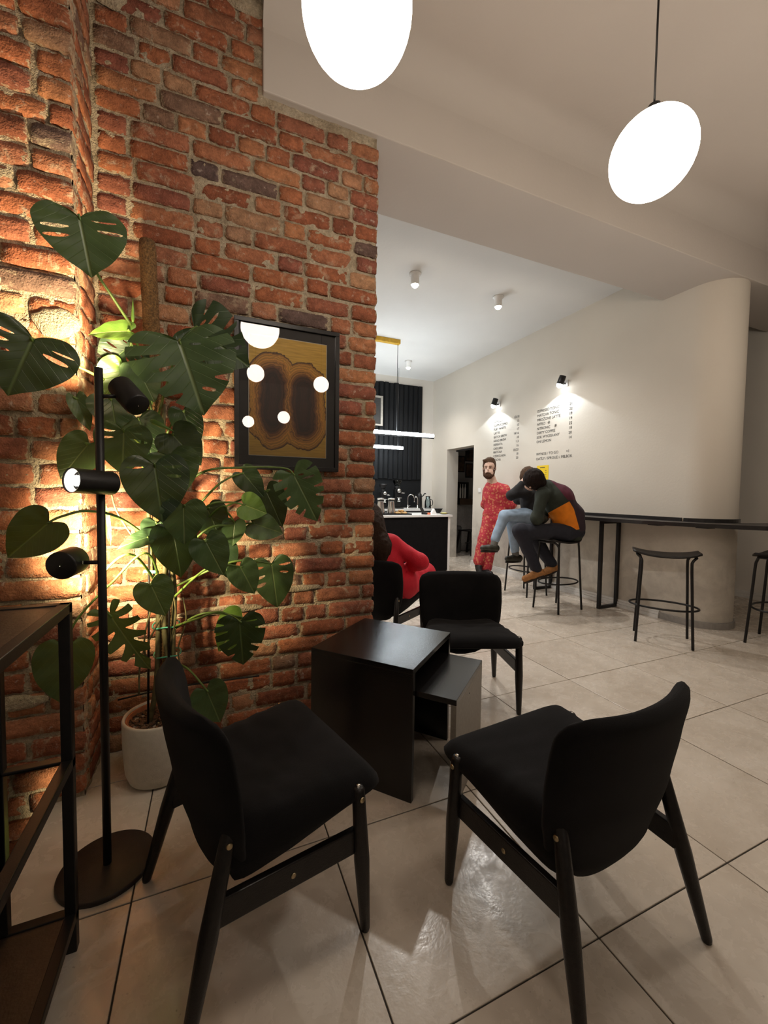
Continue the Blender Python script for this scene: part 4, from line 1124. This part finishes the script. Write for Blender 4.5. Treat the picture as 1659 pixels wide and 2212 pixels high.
# ================================================================== store room things
t = thing('step_stool', 'black step stool in the store room doorway', 'stool', (4.86, 6.92, 0), .35)
MB().box(-.20, .20, -.15, .15, .48, .50, .004).build('top', MT['bwood'], t); MB().box(-.19, .19, -.22, -.03, .24, .258, .003).build('step', MT['bwood'], t)
for sx in (-1, 1):
    for sy in (-1, 1): MB().bar((sx*.20, sy*.20, 0), (sx*.16, sy*.12, .48), .034, .034, up=(0, 1, 0)).build('leg', MT['bwood'], t)
t = thing('waste_bin', 'dark grey bin beside the step stool in the store room', 'bin', (4.72, 7.28, 0))
MB().lathe([(.12, 0), (.15, .02), (.16, .52), (.14, .56), (.001, .57)], 24).build('body', pmat('grey_bin', (.13, .125, .12), .6), t)
for px0, px1, py0, py1, lb in ((983, 1003, 985, 1020, 'dark framed poster on the store room wall, left'), (1005, 1022, 966, 997, 'dark framed poster high on the store room wall, right'), (1005, 1020, 1001, 1032, 'small dark framed print below the right poster')):
    a = at_y(px0, (py0+py1)/2, 7.5).x; b_ = at_y(px1, (py0+py1)/2, 7.5).x; z1 = at_y((px0+px1)/2, py0, 7.5).z; z0 = at_y((px0+px1)/2, py1, 7.5).z
    t = thing('framed_poster', lb, 'picture', ((a+b_)/2, 7.5, (z0+z1)/2))
    w2, h2 = (b_-a)/2, (z1-z0)/2
    MB().box(-w2, w2, -.02, 0, -h2, h2, .003).build('frame', MT['bwood'], t)
    MB().box(-w2*.82, w2*.82, -.022, -.019, -h2*.86, h2*.86).build('print', pmat('brown_print', (.08, .045, .025), .6, vary=.8, scale=9), t)
t = thing('wooden_rack', 'dark wooden rack standing on the store room ledge', 'rack', (5.06, 7.36, 1.0))
MB().box(-.30, .02, -.06, .06, 0, .48).build('cabinet', MT['bwood'], t); MB().box(-.20, .34, -.07, .05, 0, .13).build('crate', pmat('brown_crate', (.10, .06, .035), .7), t)
for i in range(3): MB().lathe([(.018, 0), (.018, .2), (.008, .24), (.008, .30)], 12, (-.20+.06*i, -.075, .14)).build('pale_bottle', MT['white'], t)  # white bottles standing in the rack

# ================================================================== people
def smin(a, b, k):
    h = np.clip(k-np.abs(a-b), 0, None)/k
    return np.minimum(a, b)-h*h*k*.25
def sdf_eval(prims, P, k):
    D = None
    for q in prims:
        if q[0] == 'c':
            a = np.array(q[1], np.float32); b = np.array(q[2], np.float32); ba = b-a
            t = np.clip(((P-a)@ba)/max(1e-8, float(ba@ba)), 0, 1)
            d = np.linalg.norm(P-a-t[..., None]*ba, axis=-1)-(q[3]+t*(q[4]-q[3]))
        else:
            c = np.array(q[1], np.float32); r = np.array(q[2], np.float32); M = np.array(q[3], np.float32) if len(q) > 3 and q[3] is not None else np.eye(3, dtype=np.float32)
            p = (P-c)@M                 # columns of M are the ellipsoid axes
            k0 = np.linalg.norm(p/r, axis=-1); k1 = np.linalg.norm(p/(r*r), axis=-1)
            d = k0*(k0-1)/np.maximum(k1, 1e-6)
        D = d if D is None else smin(D, d, k)
    return D
def surface(prims, k, h, cut=None):
    lo = np.full(3, 1e9); hi = -lo
    for q in prims:
        if q[0] == 'c':
            for c, r in ((q[1], q[3]), (q[2], q[4])): lo = np.minimum(lo, np.array(c)-r); hi = np.maximum(hi, np.array(c)+r)
        else: m = max(q[2]); lo = np.minimum(lo, np.array(q[1])-m); hi = np.maximum(hi, np.array(q[1])+m)
    lo -= 3*h+k*.3; hi += 3*h+k*.3
    n = np.ceil((hi-lo)/h).astype(int)+1
    ax = [np.arange(n[i], dtype=np.float32)*h+lo[i] for i in range(3)]
    P = np.stack(np.meshgrid(*ax, indexing='ij'), -1).astype(np.float32)
    D = sdf_eval(prims, P, k)
    if cut is not None: D = np.maximum(D, cut(P))
    s = D < 0
    offs = [(i, j, l) for i in (0, 1) for j in (0, 1) for l in (0, 1)]
    sl = lambda o: tuple(slice(o[i], n[i]-1+o[i]) for i in range(3))
    cnt = sum(s[sl(o)].astype(np.int8) for o in offs); act = (cnt > 0) & (cnt < 8)
    acc = np.zeros(tuple(n-1)+(3,), np.float32); num = np.zeros(tuple(n-1), np.float32)
    for o in offs:
        for i in range(3):
            if o[i]: continue
            p = list(o); p[i] = 1; a = D[sl(o)]; b = D[sl(tuple(p))]
            m = (a < 0) != (b < 0); t = np.where(m, a/np.where(m, a-b, 1), 0)
            e = np.zeros(a.shape+(3,), np.float32); e[...] = o; e[..., i] = t
            acc += e*m[..., None]; num += m
    idx = -np.ones(tuple(n-1), np.int64); ids = np.argwhere(act); idx[act] = np.arange(len(ids))
    V = (ids+acc[act]/num[act][:, None])*h+lo
    F = []
    for i in range(3):
        j, l = (i+1) % 3, (i+2) % 3
        A = [slice(None)]*3; B = [slice(None)]*3; A[i] = slice(0, -1); B[i] = slice(1, None)
        ch = s[tuple(A)] != s[tuple(B)]; q = np.argwhere(ch)
        q = q[(q[:, j] > 0) & (q[:, l] > 0) & (q[:, j] < n[j]-1) & (q[:, l] < n[l]-1)]
        if not len(q): continue
        def cell(dj, dl):
            c = q.copy(); c[:, j] += dj; c[:, l] += dl; return idx[c[:, 0], c[:, 1], c[:, 2]]
        quad = np.stack([cell(-1, -1), cell(0, -1), cell(0, 0), cell(-1, 0)], 1)
        ins = s[q[:, 0], q[:, 1], q[:, 2]]
        quad[~ins] = quad[~ins][:, ::-1]; F.append(quad)
    F = np.concatenate(F); F = F[(F >= 0).all(1)]
    return V, F
def sdf_part(name, prims, mat, parent, k=.04, h=.011, cut=None, slots=None, seams=(), fold=0., strand=0.):
    V, F = surface(prims, k, h, cut)
    if fold or strand:                 # cloth folds, hair locks: relief pushed along the surface normal
        a, b, c = V[F[:, 0]], V[F[:, 1]], V[F[:, 3]]; fn = np.cross(b-a, c-a); nn = np.zeros_like(V)
        for i in range(4): np.add.at(nn, F[:, i], fn)
        nn /= np.maximum(np.linalg.norm(nn, axis=1), 1e-9)[:, None]
        d = np.array([(fold*(noise.noise(Vector(v)*9)+.6*noise.noise(Vector((v[0]*22, v[1]*22, v[2]*11)))) if fold else 0.)+(strand*(noise.noise(Vector((v[0]*75, v[1]*75, v[2]*16)))+.5*noise.noise(Vector((v[0]*30, v[1]*30, v[2]*9)))) if strand else 0.) for v in V])
        V = V+nn*d[:, None]
    o0 = np.array(parent.location)
    o = mesh_obj(name, (V-o0).tolist(), F.tolist(), mat, parent, True)
    if slots is not None:              # seams between knitted panels: split the faces along each seam, then give each side its yarn
        bm = bmesh.new(); bm.from_mesh(o.data)
        for poly in seams:
            for i in range(len(poly)):
                r0, r1 = pxray(*poly[i-1]), pxray(*poly[i])
                bmesh.ops.bisect_plane(bm, geom=bm.verts[:]+bm.edges[:]+bm.faces[:], plane_co=CPOS-parent.location, plane_no=r0.cross(r1), dist=1e-6)
        for f in bm.faces: f.material_index = slots(f.calc_center_median()+parent.location); f.smooth = True
        bm.to_mesh(o.data); bm.free()
    return o
def frame_at(px, py, d):            # axes: sideways (image right), towards viewer, up
    v = pxray(px, py); f = Vector((v.x, v.y, 0)).normalized(); r = Vector((f.y, -f.x, 0))
    return np.array(((r.x, -f.x, 0), (r.y, -f.y, 0), (0, 0, 1)), np.float32)
def tl(p): return tuple(p)
def cap(a, b, ra, rb): return ('c', tl(a), tl(b), ra, rb)
def shoe(a, b, r0, r1, up=.0): # heel a -> toe b
    a = Vector(a); b = Vector(b); return [cap(a, a.lerp(b, .5), r0, (r0+r1)/2), cap(a.lerp(b, .5), b, (r0+r1)/2, r1)]
MT['sole'] = pmat('dark_rubber_sole', (.020, .015, .012), .8)
def footwear(name, a, b, r0, r1, mat, parent, h):
    o = sdf_part(name, shoe(a, b, r0, r1), mat, parent, .02, h)
    a = Vector(a); b = Vector(b); d = (b-a).normalized(); dn = Vector((0, 0, -1)); dn = (dn-d*dn.dot(d)).normalized(); sd = d.cross(dn)
    mb = MB(); n = 20; P = []
    for i in range(n):
        t = 2*math.pi*i/n; x = math.cos(t); w_ = r0*.80+(r1*1.02-r0*.80)*(x+1)/2
        c = a.lerp(b, .5)+d*x*((b-a).length/2+r1*.86)+sd*math.sin(t)*w_*1.05
        P.append(c+dn*((r0+r1)/2*.80)-parent.location)
    mb.add(P+[p+dn*.016 for p in P], [tuple(range(n)), tuple(reversed(range(n, 2*n)))]+[(i, (i+1) % n, n+(i+1) % n, n+i) for i in range(n)])
    mb.build('sole', MT['sole'], o)
    return o
def fingers(wrist, d, side, s=1.0):
    """palm, four unequal bent fingers and a thumb leaving the palm's side"""
    wrist = Vector(wrist); d = Vector(d).normalized(); side = (Vector(side)-d*Vector(side).dot(d)).normalized(); nn = d.cross(side)
    P = [cap(wrist, wrist+d*.05*s, .026*s, .030*s), cap(wrist+d*.02*s-side*.02*s, wrist+d*.075*s-side*.025*s, .016*s, .014*s), cap(wrist+d*.02*s+side*.02*s, wrist+d*.075*s+side*.022*s, .016*s, .013*s)]
    for i, ln in enumerate((.068, .078, .072, .055)):
        b = wrist+d*.08*s+side*(-.030+.020*i)*s; m = b+d*ln*.55*s; e = m+(d*.7+nn*.7)*ln*.45*s
        P += [cap(b, m, .0095*s, .009*s), cap(m, e, .009*s, .007*s)]
    b = wrist+d*.03*s-side*.03*s; P += [cap(b, b+(d*.6-side*.8)*.035*s, .012*s, .010*s), cap(b+(d*.6-side*.8)*.035*s, b+(d*.9-side*.6)*.062*s, .010*s, .008*s)]
    return P
MT['skin'] = pmat('light_skin', (.56, .36, .27), .5, vary=.08, scale=30)
MT['hairbr'] = pmat('brown_hair', (.030, .016, .010), .75, vary=.5, scale=150, bump=.6, bscale=260, spec=.15)
MT['hairdk'] = pmat('dark_brown_hair', (.014, .008, .006), .75, vary=.5, scale=150, bump=.6, bscale=260, spec=.15)
MT['beard'] = pmat('brown_beard', (.075, .038, .022), .8, vary=.5, scale=150, bump=.6, bscale=260, spec=.15)
MT['hairmid'] = pmat('mid_brown_hair', (.075, .042, .024), .75, vary=.5, scale=150, bump=.6, bscale=260, spec=.15)
MT['blackcloth'] = pmat('black_knit', (.010, .009, .010), .9, bump=.2, bscale=600)
MT['shoeblack'] = pmat('black_shoe', (.012, .011, .011), .5)

# ---- man in red patterned pyjamas, leaning on the menu wall
def mat_pj():
    m, nt, b = newmat('red_star_pyjama'); pos = N(nt, 'ShaderNodeTexCoord').outputs['Object']
    vo = N(nt, 'ShaderNodeTexVoronoi'); vo.inputs['Scale'].default_value = 25; L(nt, pos, vo.inputs['Vector'])
    f1 = ramp(nt, vo.outputs['Distance'], [(.30, 1.), (.40, 0.)])
    v2 = N(nt, 'ShaderNodeTexVoronoi'); v2.inputs['Scale'].default_value = 55; L(nt, pos, v2.inputs['Vector'])
    f2 = ramp(nt, v2.outputs['Distance'], [(.16, .75), (.26, 0.)])
    c = mixc(nt, math_(nt, 'MULTIPLY', f1, .75), (.40, .022, .035), (.55, .20, .09)); c = mixc(nt, math_(nt, 'MULTIPLY', f2, .8), c, (.62, .20, .16))
    L(nt, c, b.inputs['Base Color']); b.inputs['Roughness'].default_value = .8
    bump_(nt, b, noise_(nt, pos, 14, 3), .4, .02); return m
MT['pj'] = mat_pj()
D0 = 5.98
man = thing('person', 'standing man with beard in red patterned pyjamas, leaning on the menu wall', 'person', (3.93, 5.10, 0))
m = lambda x, y, dd=0.: PX(x, y, D0+dd)
FR = frame_at(1058, 1050, D0)
hc = m(1057, 1010, -.04)
arms_s = [(m(1052, 1062, .10), m(1048, 1090, .18), m(1062, 1106, .22)), (m(1093, 1064, -.06), m(1107, 1089, -.05), m(1096, 1104, .02))]
legs = [(m(1058, 1122, .05), m(1046, 1166, -.02), m(1034, 1211, -.04)), (m(1078, 1122, 0), m(1062, 1170, .0), m(1050, 1226, .0))]
torso = [('e', tl(m(1071, 1078, .03)), (.184, .112, .235), FR), ('e', tl(m(1068, 1112, .03)), (.172, .112, .16), FR), cap(m(1055, 1053, .06), m(1091, 1056, -.02), .062, .066), cap(m(1062, 1044, .02), m(1068, 1056, .02), .070, .11)]
def shrink(ps, d): return [('c', q[1], q[2], max(.008, q[3]-d), max(.008, q[4]-d)) if q[0] == 'c' else ('e', q[1], tuple(max(.01, r-d) for r in q[2]), q[3] if len(q) > 3 else None) for q in ps]
headp = [('e', tl(hc+Vector((0, 0, .035))), (.083, .098, .098), FR), ('e', tl(m(1056, 1022, -.07)), (.064, .070, .080), FR), cap(m(1054.6, 1008, -.125), m(1054, 1014.5, -.155), .010, .014),
         ('e', tl(m(1070.6, 1012, -.0)), (.012, .018, .030), FR), ('e', tl(m(1043.4, 1012, -.0)), (.010, .018, .030), FR), cap(m(1048, 1006.5, -.115), m(1061, 1006.5, -.12), .014, .014),
         cap(m(1053, 1026, -.130), m(1057, 1026, -.130), .008, .008)]
neck = [cap(m(1060, 1030, .0), m(1066, 1050, .02), .062, .075)]
sleeves = [cap(a, b, .062, .055) for a, b, c in arms_s]+[cap(arms_s[0][1], arms_s[0][2], .055, .045), cap(arms_s[1][1], arms_s[1][1].lerp(arms_s[1][2], .35), .055, .052)]
fore = [cap(b, c, .042, .030) for a, b, c in arms_s]
trous = [cap(a, b, .108, .088) for a, b, c in legs]+[cap(b, c, .088, .078) for a, b, c in legs]+[('e', tl(m(1067, 1122, .03)), (.160, .115, .10), FR)]
hands = fingers(arms_s[1][2], m(1086, 1108, .05)-arms_s[1][2], (0, 0, 1))+fingers(arms_s[0][2], m(1072, 1108, .22)-arms_s[0][2], (0, 0, 1))
feet = [cap(legs[0][2], m(1035, 1228, -.08), .04, .03), cap(legs[1][2], m(1056, 1237, -.08), .04, .03)]
sdf_part('body', headp+neck+shrink(torso+trous, .022)+shrink(sleeves, .015)+fore+hands+feet, MT['skin'], man, .018, .0085)
sdf_part('shirt', torso+sleeves, MT['pj'], man, .05, .010, cut=lambda P: -(P[..., 2]-.80) if False else (.80-P[..., 2]), fold=0.008)
sdf_part('trousers', trous, MT['pj'], man, .03, .010, cut=lambda P: P[..., 2]-.92, fold=0.008)
footwear('shoe', m(1032, 1214, -.03), m(1037, 1236, -.10), .042, .036, MT['shoeblack'], man, .009)
footwear('shoe', m(1046, 1234, -.02), m(1060, 1239, -.14), .040, .036, MT['shoeblack'], man, .009)
HF = np.array((-FR[0][1], -FR[1][1], 0), np.float32)          # direction away from the viewer
zf_ = float(m(1057, 1000, -.05).z)
sdf_part('hair', [('e', tl(hc+Vector((0, 0, .045))+Vector((FR[0][1], FR[1][1], 0))*-.012), (.094, .110, .108), FR), cap(m(1046, 995, -.09), m(1064, 993, -.09), .022, .026)], MT['hairmid'], man, .03, .0075, cut=lambda P: zf_-np.clip(((P-np.array(tuple(hc), np.float32))@HF+.075)*1.3, 0, .15)-P[..., 2], strand=0.007)
sdf_part('beard', [('e', tl(m(1055, 1027, -.082)), (.063, .060, .056), FR), cap(m(1045, 1016, -.05), m(1047, 1026, -.085), .013, .022), cap(m(1068, 1016, -.05), m(1064.5, 1026, -.085), .013, .022), cap(m(1050.5, 1021.5, -.132), m(1058.5, 1021.5, -.132), .008, .008)], MT['beard'], man, .02, .0075, strand=.004)
for x in (1049.8, 1059.3):
    o = MB().ball((0, 0, 0), (.0095, .007, .0055), 12).build('eye', MT['shoeblack'], man); o.location = m(x, 1010.5, -.133)-man.location
    MB().bar(m(x-3.4, 1006.8, -.143)-man.location, m(x+3.4, 1006.6, -.143)-man.location, .006, .0042).build('eyebrow', MT['hairbr'], man)

# ---- person in the colour-block jumper on the nearer stool
D1 = 4.33
MT['jgreen'] = pmat('dark_green_knit', (.020, .026, .018), .9, bump=.2, bscale=500, scale=12, vary=.25)
MT['jorange'] = pmat('orange_knit', (.72, .20, .004), .85, bump=.2, bscale=500, scale=12, vary=.12)
MT['jmaroon'] = pmat('maroon_knit', (.075, .008, .022), .9, bump=.2, bscale=500, scale=12, vary=.2)
MT['jplum'] = pmat('dark_plum_knit', (.026, .012, .020), .9, bump=.2, bscale=500, scale=12, vary=.2)
MT['navy'] = pmat('dark_navy_jeans', (.010, .011, .020), .85, bump=.2, bscale=400)
MT['suede'] = pmat('tan_suede_shoe', (.34, .15, .045), .8, vary=.25, scale=30, bump=.3)
pa = thing('person', 'person hunched on a bar stool in green jumper with orange block, back to viewer', 'person', (3.44, 3.25, 0))
a = lambda x, y, dd=0.: PX(x, y, D1+dd)
FA = frame_at(1205, 1100, D1)
tors = [cap(a(1231, 1143), a(1228, 1118), .150, .148), cap(a(1228, 1118), a(1205, 1078), .150, .150), cap(a(1205, 1078), a(1186, 1062), .150, .118), cap(a(1172, 1066, -.10), a(1188, 1060, .12), .062, .066)]
aN = (a(1172, 1070, -.11), a(1160, 1120, -.15), a(1176, 1122, .06)); aFar = (a(1192, 1062, .14), a(1176, 1108, .16), a(1180, 1112, .30))
slv = [cap(aN[0], aN[1], .066, .056), cap(aN[1], aN[2], .056, .042), cap(aFar[0], aFar[1], .062, .052), cap(aFar[1], aFar[2], .052, .04)]
lN = (a(1222, 1150, -.07), a(1124, 1147, -.12), a(1158, 1228, -.10)); lF = (a(1216, 1150, .08), a(1148, 1152, .10), a(1190, 1216, .10))
trA = [cap(lN[0], lN[1], .098, .074), cap(lN[1], lN[2], .074, .056), cap(lF[0], lF[1], .095, .072), cap(lF[1], lF[2], .072, .058), ('e', tl(a(1230, 1148)), (.155, .15, .095), FA)]
hA = a(1152, 1036, -.02)
hdA = [('e', tl(hA), (.088, .095, .105), FA), ('e', tl(a(1146, 1048, .08)), (.055, .06, .06), FA), cap(a(1140, 1048, .09), a(1136, 1052, .10), .012, .012), ('e', tl(a(1146, 1050, -.075)), (.018, .012, .028), FA)]
nkA = [cap(a(1158, 1046), a(1184, 1062), .056, .07)]
sdf_part('body', hdA+nkA+shrink(tors+trA, .02)+shrink(slv, .012)+fingers(aN[2], Vector((.1, .9, -.3)), (0, 0, 1), .9)+fingers(aFar[2], Vector((.3, .6, -.5)), (0, 0, 1), .9)+[cap(lN[2], a(1150, 1240, -.11), .035, .03), cap(lF[2], a(1186, 1230, .10), .035, .03)], MT['skin'], pa, .02, .010)
def inside(poly, x, y):
    c = False; n = len(poly)
    for i in range(n):
        (x0, y0), (x1, y1) = poly[i], poly[i-1]
        if (y0 > y) != (y1 > y) and x < (x1-x0)*(y-y0)/(y1-y0)+x0: c = not c
    return c
ORA = [(1184, 1108), (1230, 1083), (1240, 1100), (1252, 1143), (1235, 1147), (1205, 1140), (1186, 1130)]
MAR = [(1180, 1028), (1215, 1030), (1240, 1060), (1248, 1080), (1226, 1080), (1206, 1055)]
PLU = [(1226, 1080), (1250, 1072), (1285, 1110), (1280, 1160), (1256, 1160), (1252, 1143), (1240, 1100), (1231, 1083)]
def blk(c):
    x, y = to_px(c)
    if (Vector(c)-CPOS).dot(_f) > D1+.13: return 0
    if x < 1190 and (Vector(c)-CPOS).dot(_f) < D1-.06: return 0
    if inside(ORA, x, y): return 1
    if inside(MAR, x, y): return 2
    if inside(PLU, x, y): return 3
    return 0
sdf_part('jumper', tors+slv+[cap(a(1180, 1056), a(1186, 1060), .072, .08)], [MT['jgreen'], MT['jorange'], MT['jmaroon'], MT['jplum']], pa, .05, .0095, slots=blk, seams=(ORA, MAR, PLU), fold=0.008)
sdf_part('trousers', trA, MT['navy'], pa, .04, .010, fold=0.008)
sdf_part('hair', [('e', tl(a(1153, 1034, -.045)), (.108, .105, .112), FA), ('e', tl(a(1164, 1043, -.03)), (.075, .09, .075), FA)], MT['hairdk'], pa, .03, .009, strand=0.007)
footwear('shoe', a(1168, 1236, -.10), a(1134, 1250, -.16), .040, .033, MT['suede'], pa, .008)
footwear('shoe', a(1198, 1226, .10), a(1170, 1239, .05), .040, .033, MT['suede'], pa, .008)

# ---- person in black top and pale jeans on the farther stool
D2 = 5.02
MT['jeans'] = pmat('pale_blue_jeans', (.30, .40, .52), .85, vary=.15, scale=14, bump=.2, bscale=300)
MT['sock'] = pmat('grey_sock', (.16, .16, .15), .9); MT['boot'] = pmat('dark_olive_boot', (.030, .028, .018), .5, vary=.3)
pb = thing('person', 'person in black top and pale blue jeans, legs crossed on a bar stool', 'person', (3.6, 3.92, 0))
b2 = lambda x, y, dd=0.: PX(x, y, D2+dd)
FB = frame_at(1145, 1100, D2)
torB = [cap(b2(1148, 1110), b2(1149, 1085), .125, .125), cap(b2(1149, 1085), b2(1144, 1064), .130, .110), cap(b2(1137, 1064, -.10), b2(1150, 1060, .10), .055, .058)]
aB = (b2(1137, 1064, -.10), b2(1104, 1070, -.12), b2(1128, 1044, -.12)); aB2 = (b2(1150, 1062, .10), b2(1120, 1080, .16), b2(1126, 1050, .12))
slB = [cap(aB[0], aB[1], .060, .050), cap(aB[1], aB[2], .050, .040), cap(aB2[0], aB2[1], .058, .05), cap(aB2[1], aB2[2], .05, .04)]
lB1 = (b2(1140, 1112, -.06), b2(1090, 1114, -.12), b2(1070, 1164, -.12)); lB2 = (b2(1142, 1118, .05), b2(1106, 1128, .02), b2(1112, 1188, .0))
trB = [cap(lB1[0], lB1[1], .088, .066), cap(lB1[1], lB1[2], .066, .052), cap(lB2[0], lB2[1], .090, .070), cap(lB2[1], lB2[2], .070, .052), ('e', tl(b2(1146, 1116)), (.135, .14, .09), FB)]
hB = b2(1141, 1031, -.02)
sdf_part('body', [('e', tl(hB), (.080, .092, .105), FB), ('e', tl(b2(1135, 1042, -.03)), (.05, .055, .05), FB), cap(b2(1129, 1038, -.04), b2(1127, 1041, -.04), .01, .012), cap(b2(1142, 1044), b2(1146, 1062), .05, .06)]+shrink(torB+trB, .02)+shrink(slB, .012)+fingers(aB[2], b2(1140, 1030, -.10)-aB[2], (0, 0, 1))+fingers(aB2[2], b2(1136, 1034, .10)-aB2[2], (0, 0, 1))+[cap(lB1[2], b2(1066, 1180, -.12), .035, .03), cap(lB2[2], b2(1115, 1204, 0), .035, .03)], MT['skin'], pb, .02, .010)
sdf_part('top', torB+slB+[cap(b2(1145, 1060), b2(1146, 1066), .07, .09)], MT['blackcloth'], pb, .05, .010, fold=0.008)
sdf_part('jeans', trB, MT['jeans'], pb, .025, .0095, fold=0.006)
sdf_part('hair', [('e', tl(hB+Vector((.01, .01, .018))), (.098, .108, .118), FB), ('e', tl(b2(1146, 1044)), (.08, .09, .08), FB)], MT['hairmid'], pb, .03, .009, strand=0.007)
sdf_part('sock', [cap(b2(1071, 1160, -.12), b2(1067, 1178, -.12), .046, .042)], MT['sock'], pb, .02, .009)
sdf_part('sock', [cap(b2(1112, 1186), b2(1114, 1200), .046, .042)], MT['sock'], pb, .02, .009)
footwear('boot', b2(1071, 1184, -.12), b2(1043, 1184, -.16), .046, .034, MT['boot'], pb, .0085)
footwear('boot', b2(1121, 1206), b2(1096, 1207, -.04), .046, .034, MT['boot'], pb, .0085)

# ---- person in red seated beside the brick wall end
D3 = 3.20
MT['redcloth'] = pmat('bright_red_knit', (.58, .004, .022), .75, vary=.1, scale=10, bump=.25, bscale=220)
pw = thing('person', 'person with long brown hair in bright red clothes, seated beside the brick wall', 'person', (1.25, 3.0, 0))
c3 = lambda x, y, dd=0.: PX(x, y, D3+dd)
FW = frame_at(840, 1200, D3)
torW = [cap(c3(852, 1268, .02), c3(832, 1215, .0), .135, .125), cap(c3(832, 1215), c3(822, 1178), .128, .110), cap(c3(795, 1172, .08), c3(842, 1172, -.02), .055, .058)]
aW = (c3(846, 1172, -.02), c3(908, 1214, -.02), c3(872, 1232, .10)); aW2 = (c3(794, 1172, .08), c3(778, 1230, .16), c3(800, 1250, .3))
slW = [cap(aW[0], aW[1], .064, .058), cap(aW[1], aW[2], .056, .045), cap(aW2[0], aW2[1], .06, .055), cap(aW2[1], aW2[2], .055, .045)]
trW = [cap(c3(868, 1262, .04), c3(915, 1240, .36), .125, .105), cap(c3(915, 1240, .36), c3(945, 1330, .46), .085, .06), cap(c3(848, 1260, .12), c3(905, 1246, .52), .118, .095), cap(c3(905, 1246, .52), c3(950, 1330, .62), .085, .06), ('e', tl(c3(858, 1264, .04)), (.16, .16, .105), FW)]
hW = c3(799, 1122, .04)
sdf_part('body', [('e', tl(hW), (.080, .095, .110), FW), ('e', tl(c3(799, 1138, .10)), (.05, .06, .06), FW), cap(c3(802, 1140, .04), c3(814, 1170, .02), .05, .065)]+shrink(torW+trW, .02)+shrink(slW, .012)+fingers(aW[2], Vector((-.4, .6, -.1)), (0, 0, 1))+fingers(aW2[2], Vector((.5, .5, -.1)), (0, 0, 1))+[cap(c3(945, 1330, .46), c3(945, 1352, .48), .035, .03), cap(c3(950, 1330, .62), c3(950, 1346, .64), .035, .03)], MT['skin'], pw, .02, .011)
sdf_part('jumper', torW+slW+[cap(c3(814, 1164, .02), c3(818, 1172, .02), .075, .10)], MT['redcloth'], pw, .04, .009, fold=0.008)
sdf_part('trousers', trW, MT['redcloth'], pw, .04, .010, fold=0.008)
sdf_part('hair', [('e', tl(hW+Vector((.0, -.01, .012))), (.098, .112, .122), FW), cap(c3(806, 1130, -.04), c3(822, 1180, -.09), .085, .080), cap(c3(822, 1180, -.09), c3(826, 1216, -.10), .080, .045)], MT['hairbr'], pw, .04, .009, strand=0.007)
footwear('shoe', c3(945, 1352, .44), c3(955, 1350, .62), .042, .036, MT['shoeblack'], pw, .010)
footwear('shoe', c3(950, 1338, .62), c3(962, 1338, .80), .042, .036, MT['shoeblack'], pw, .010)
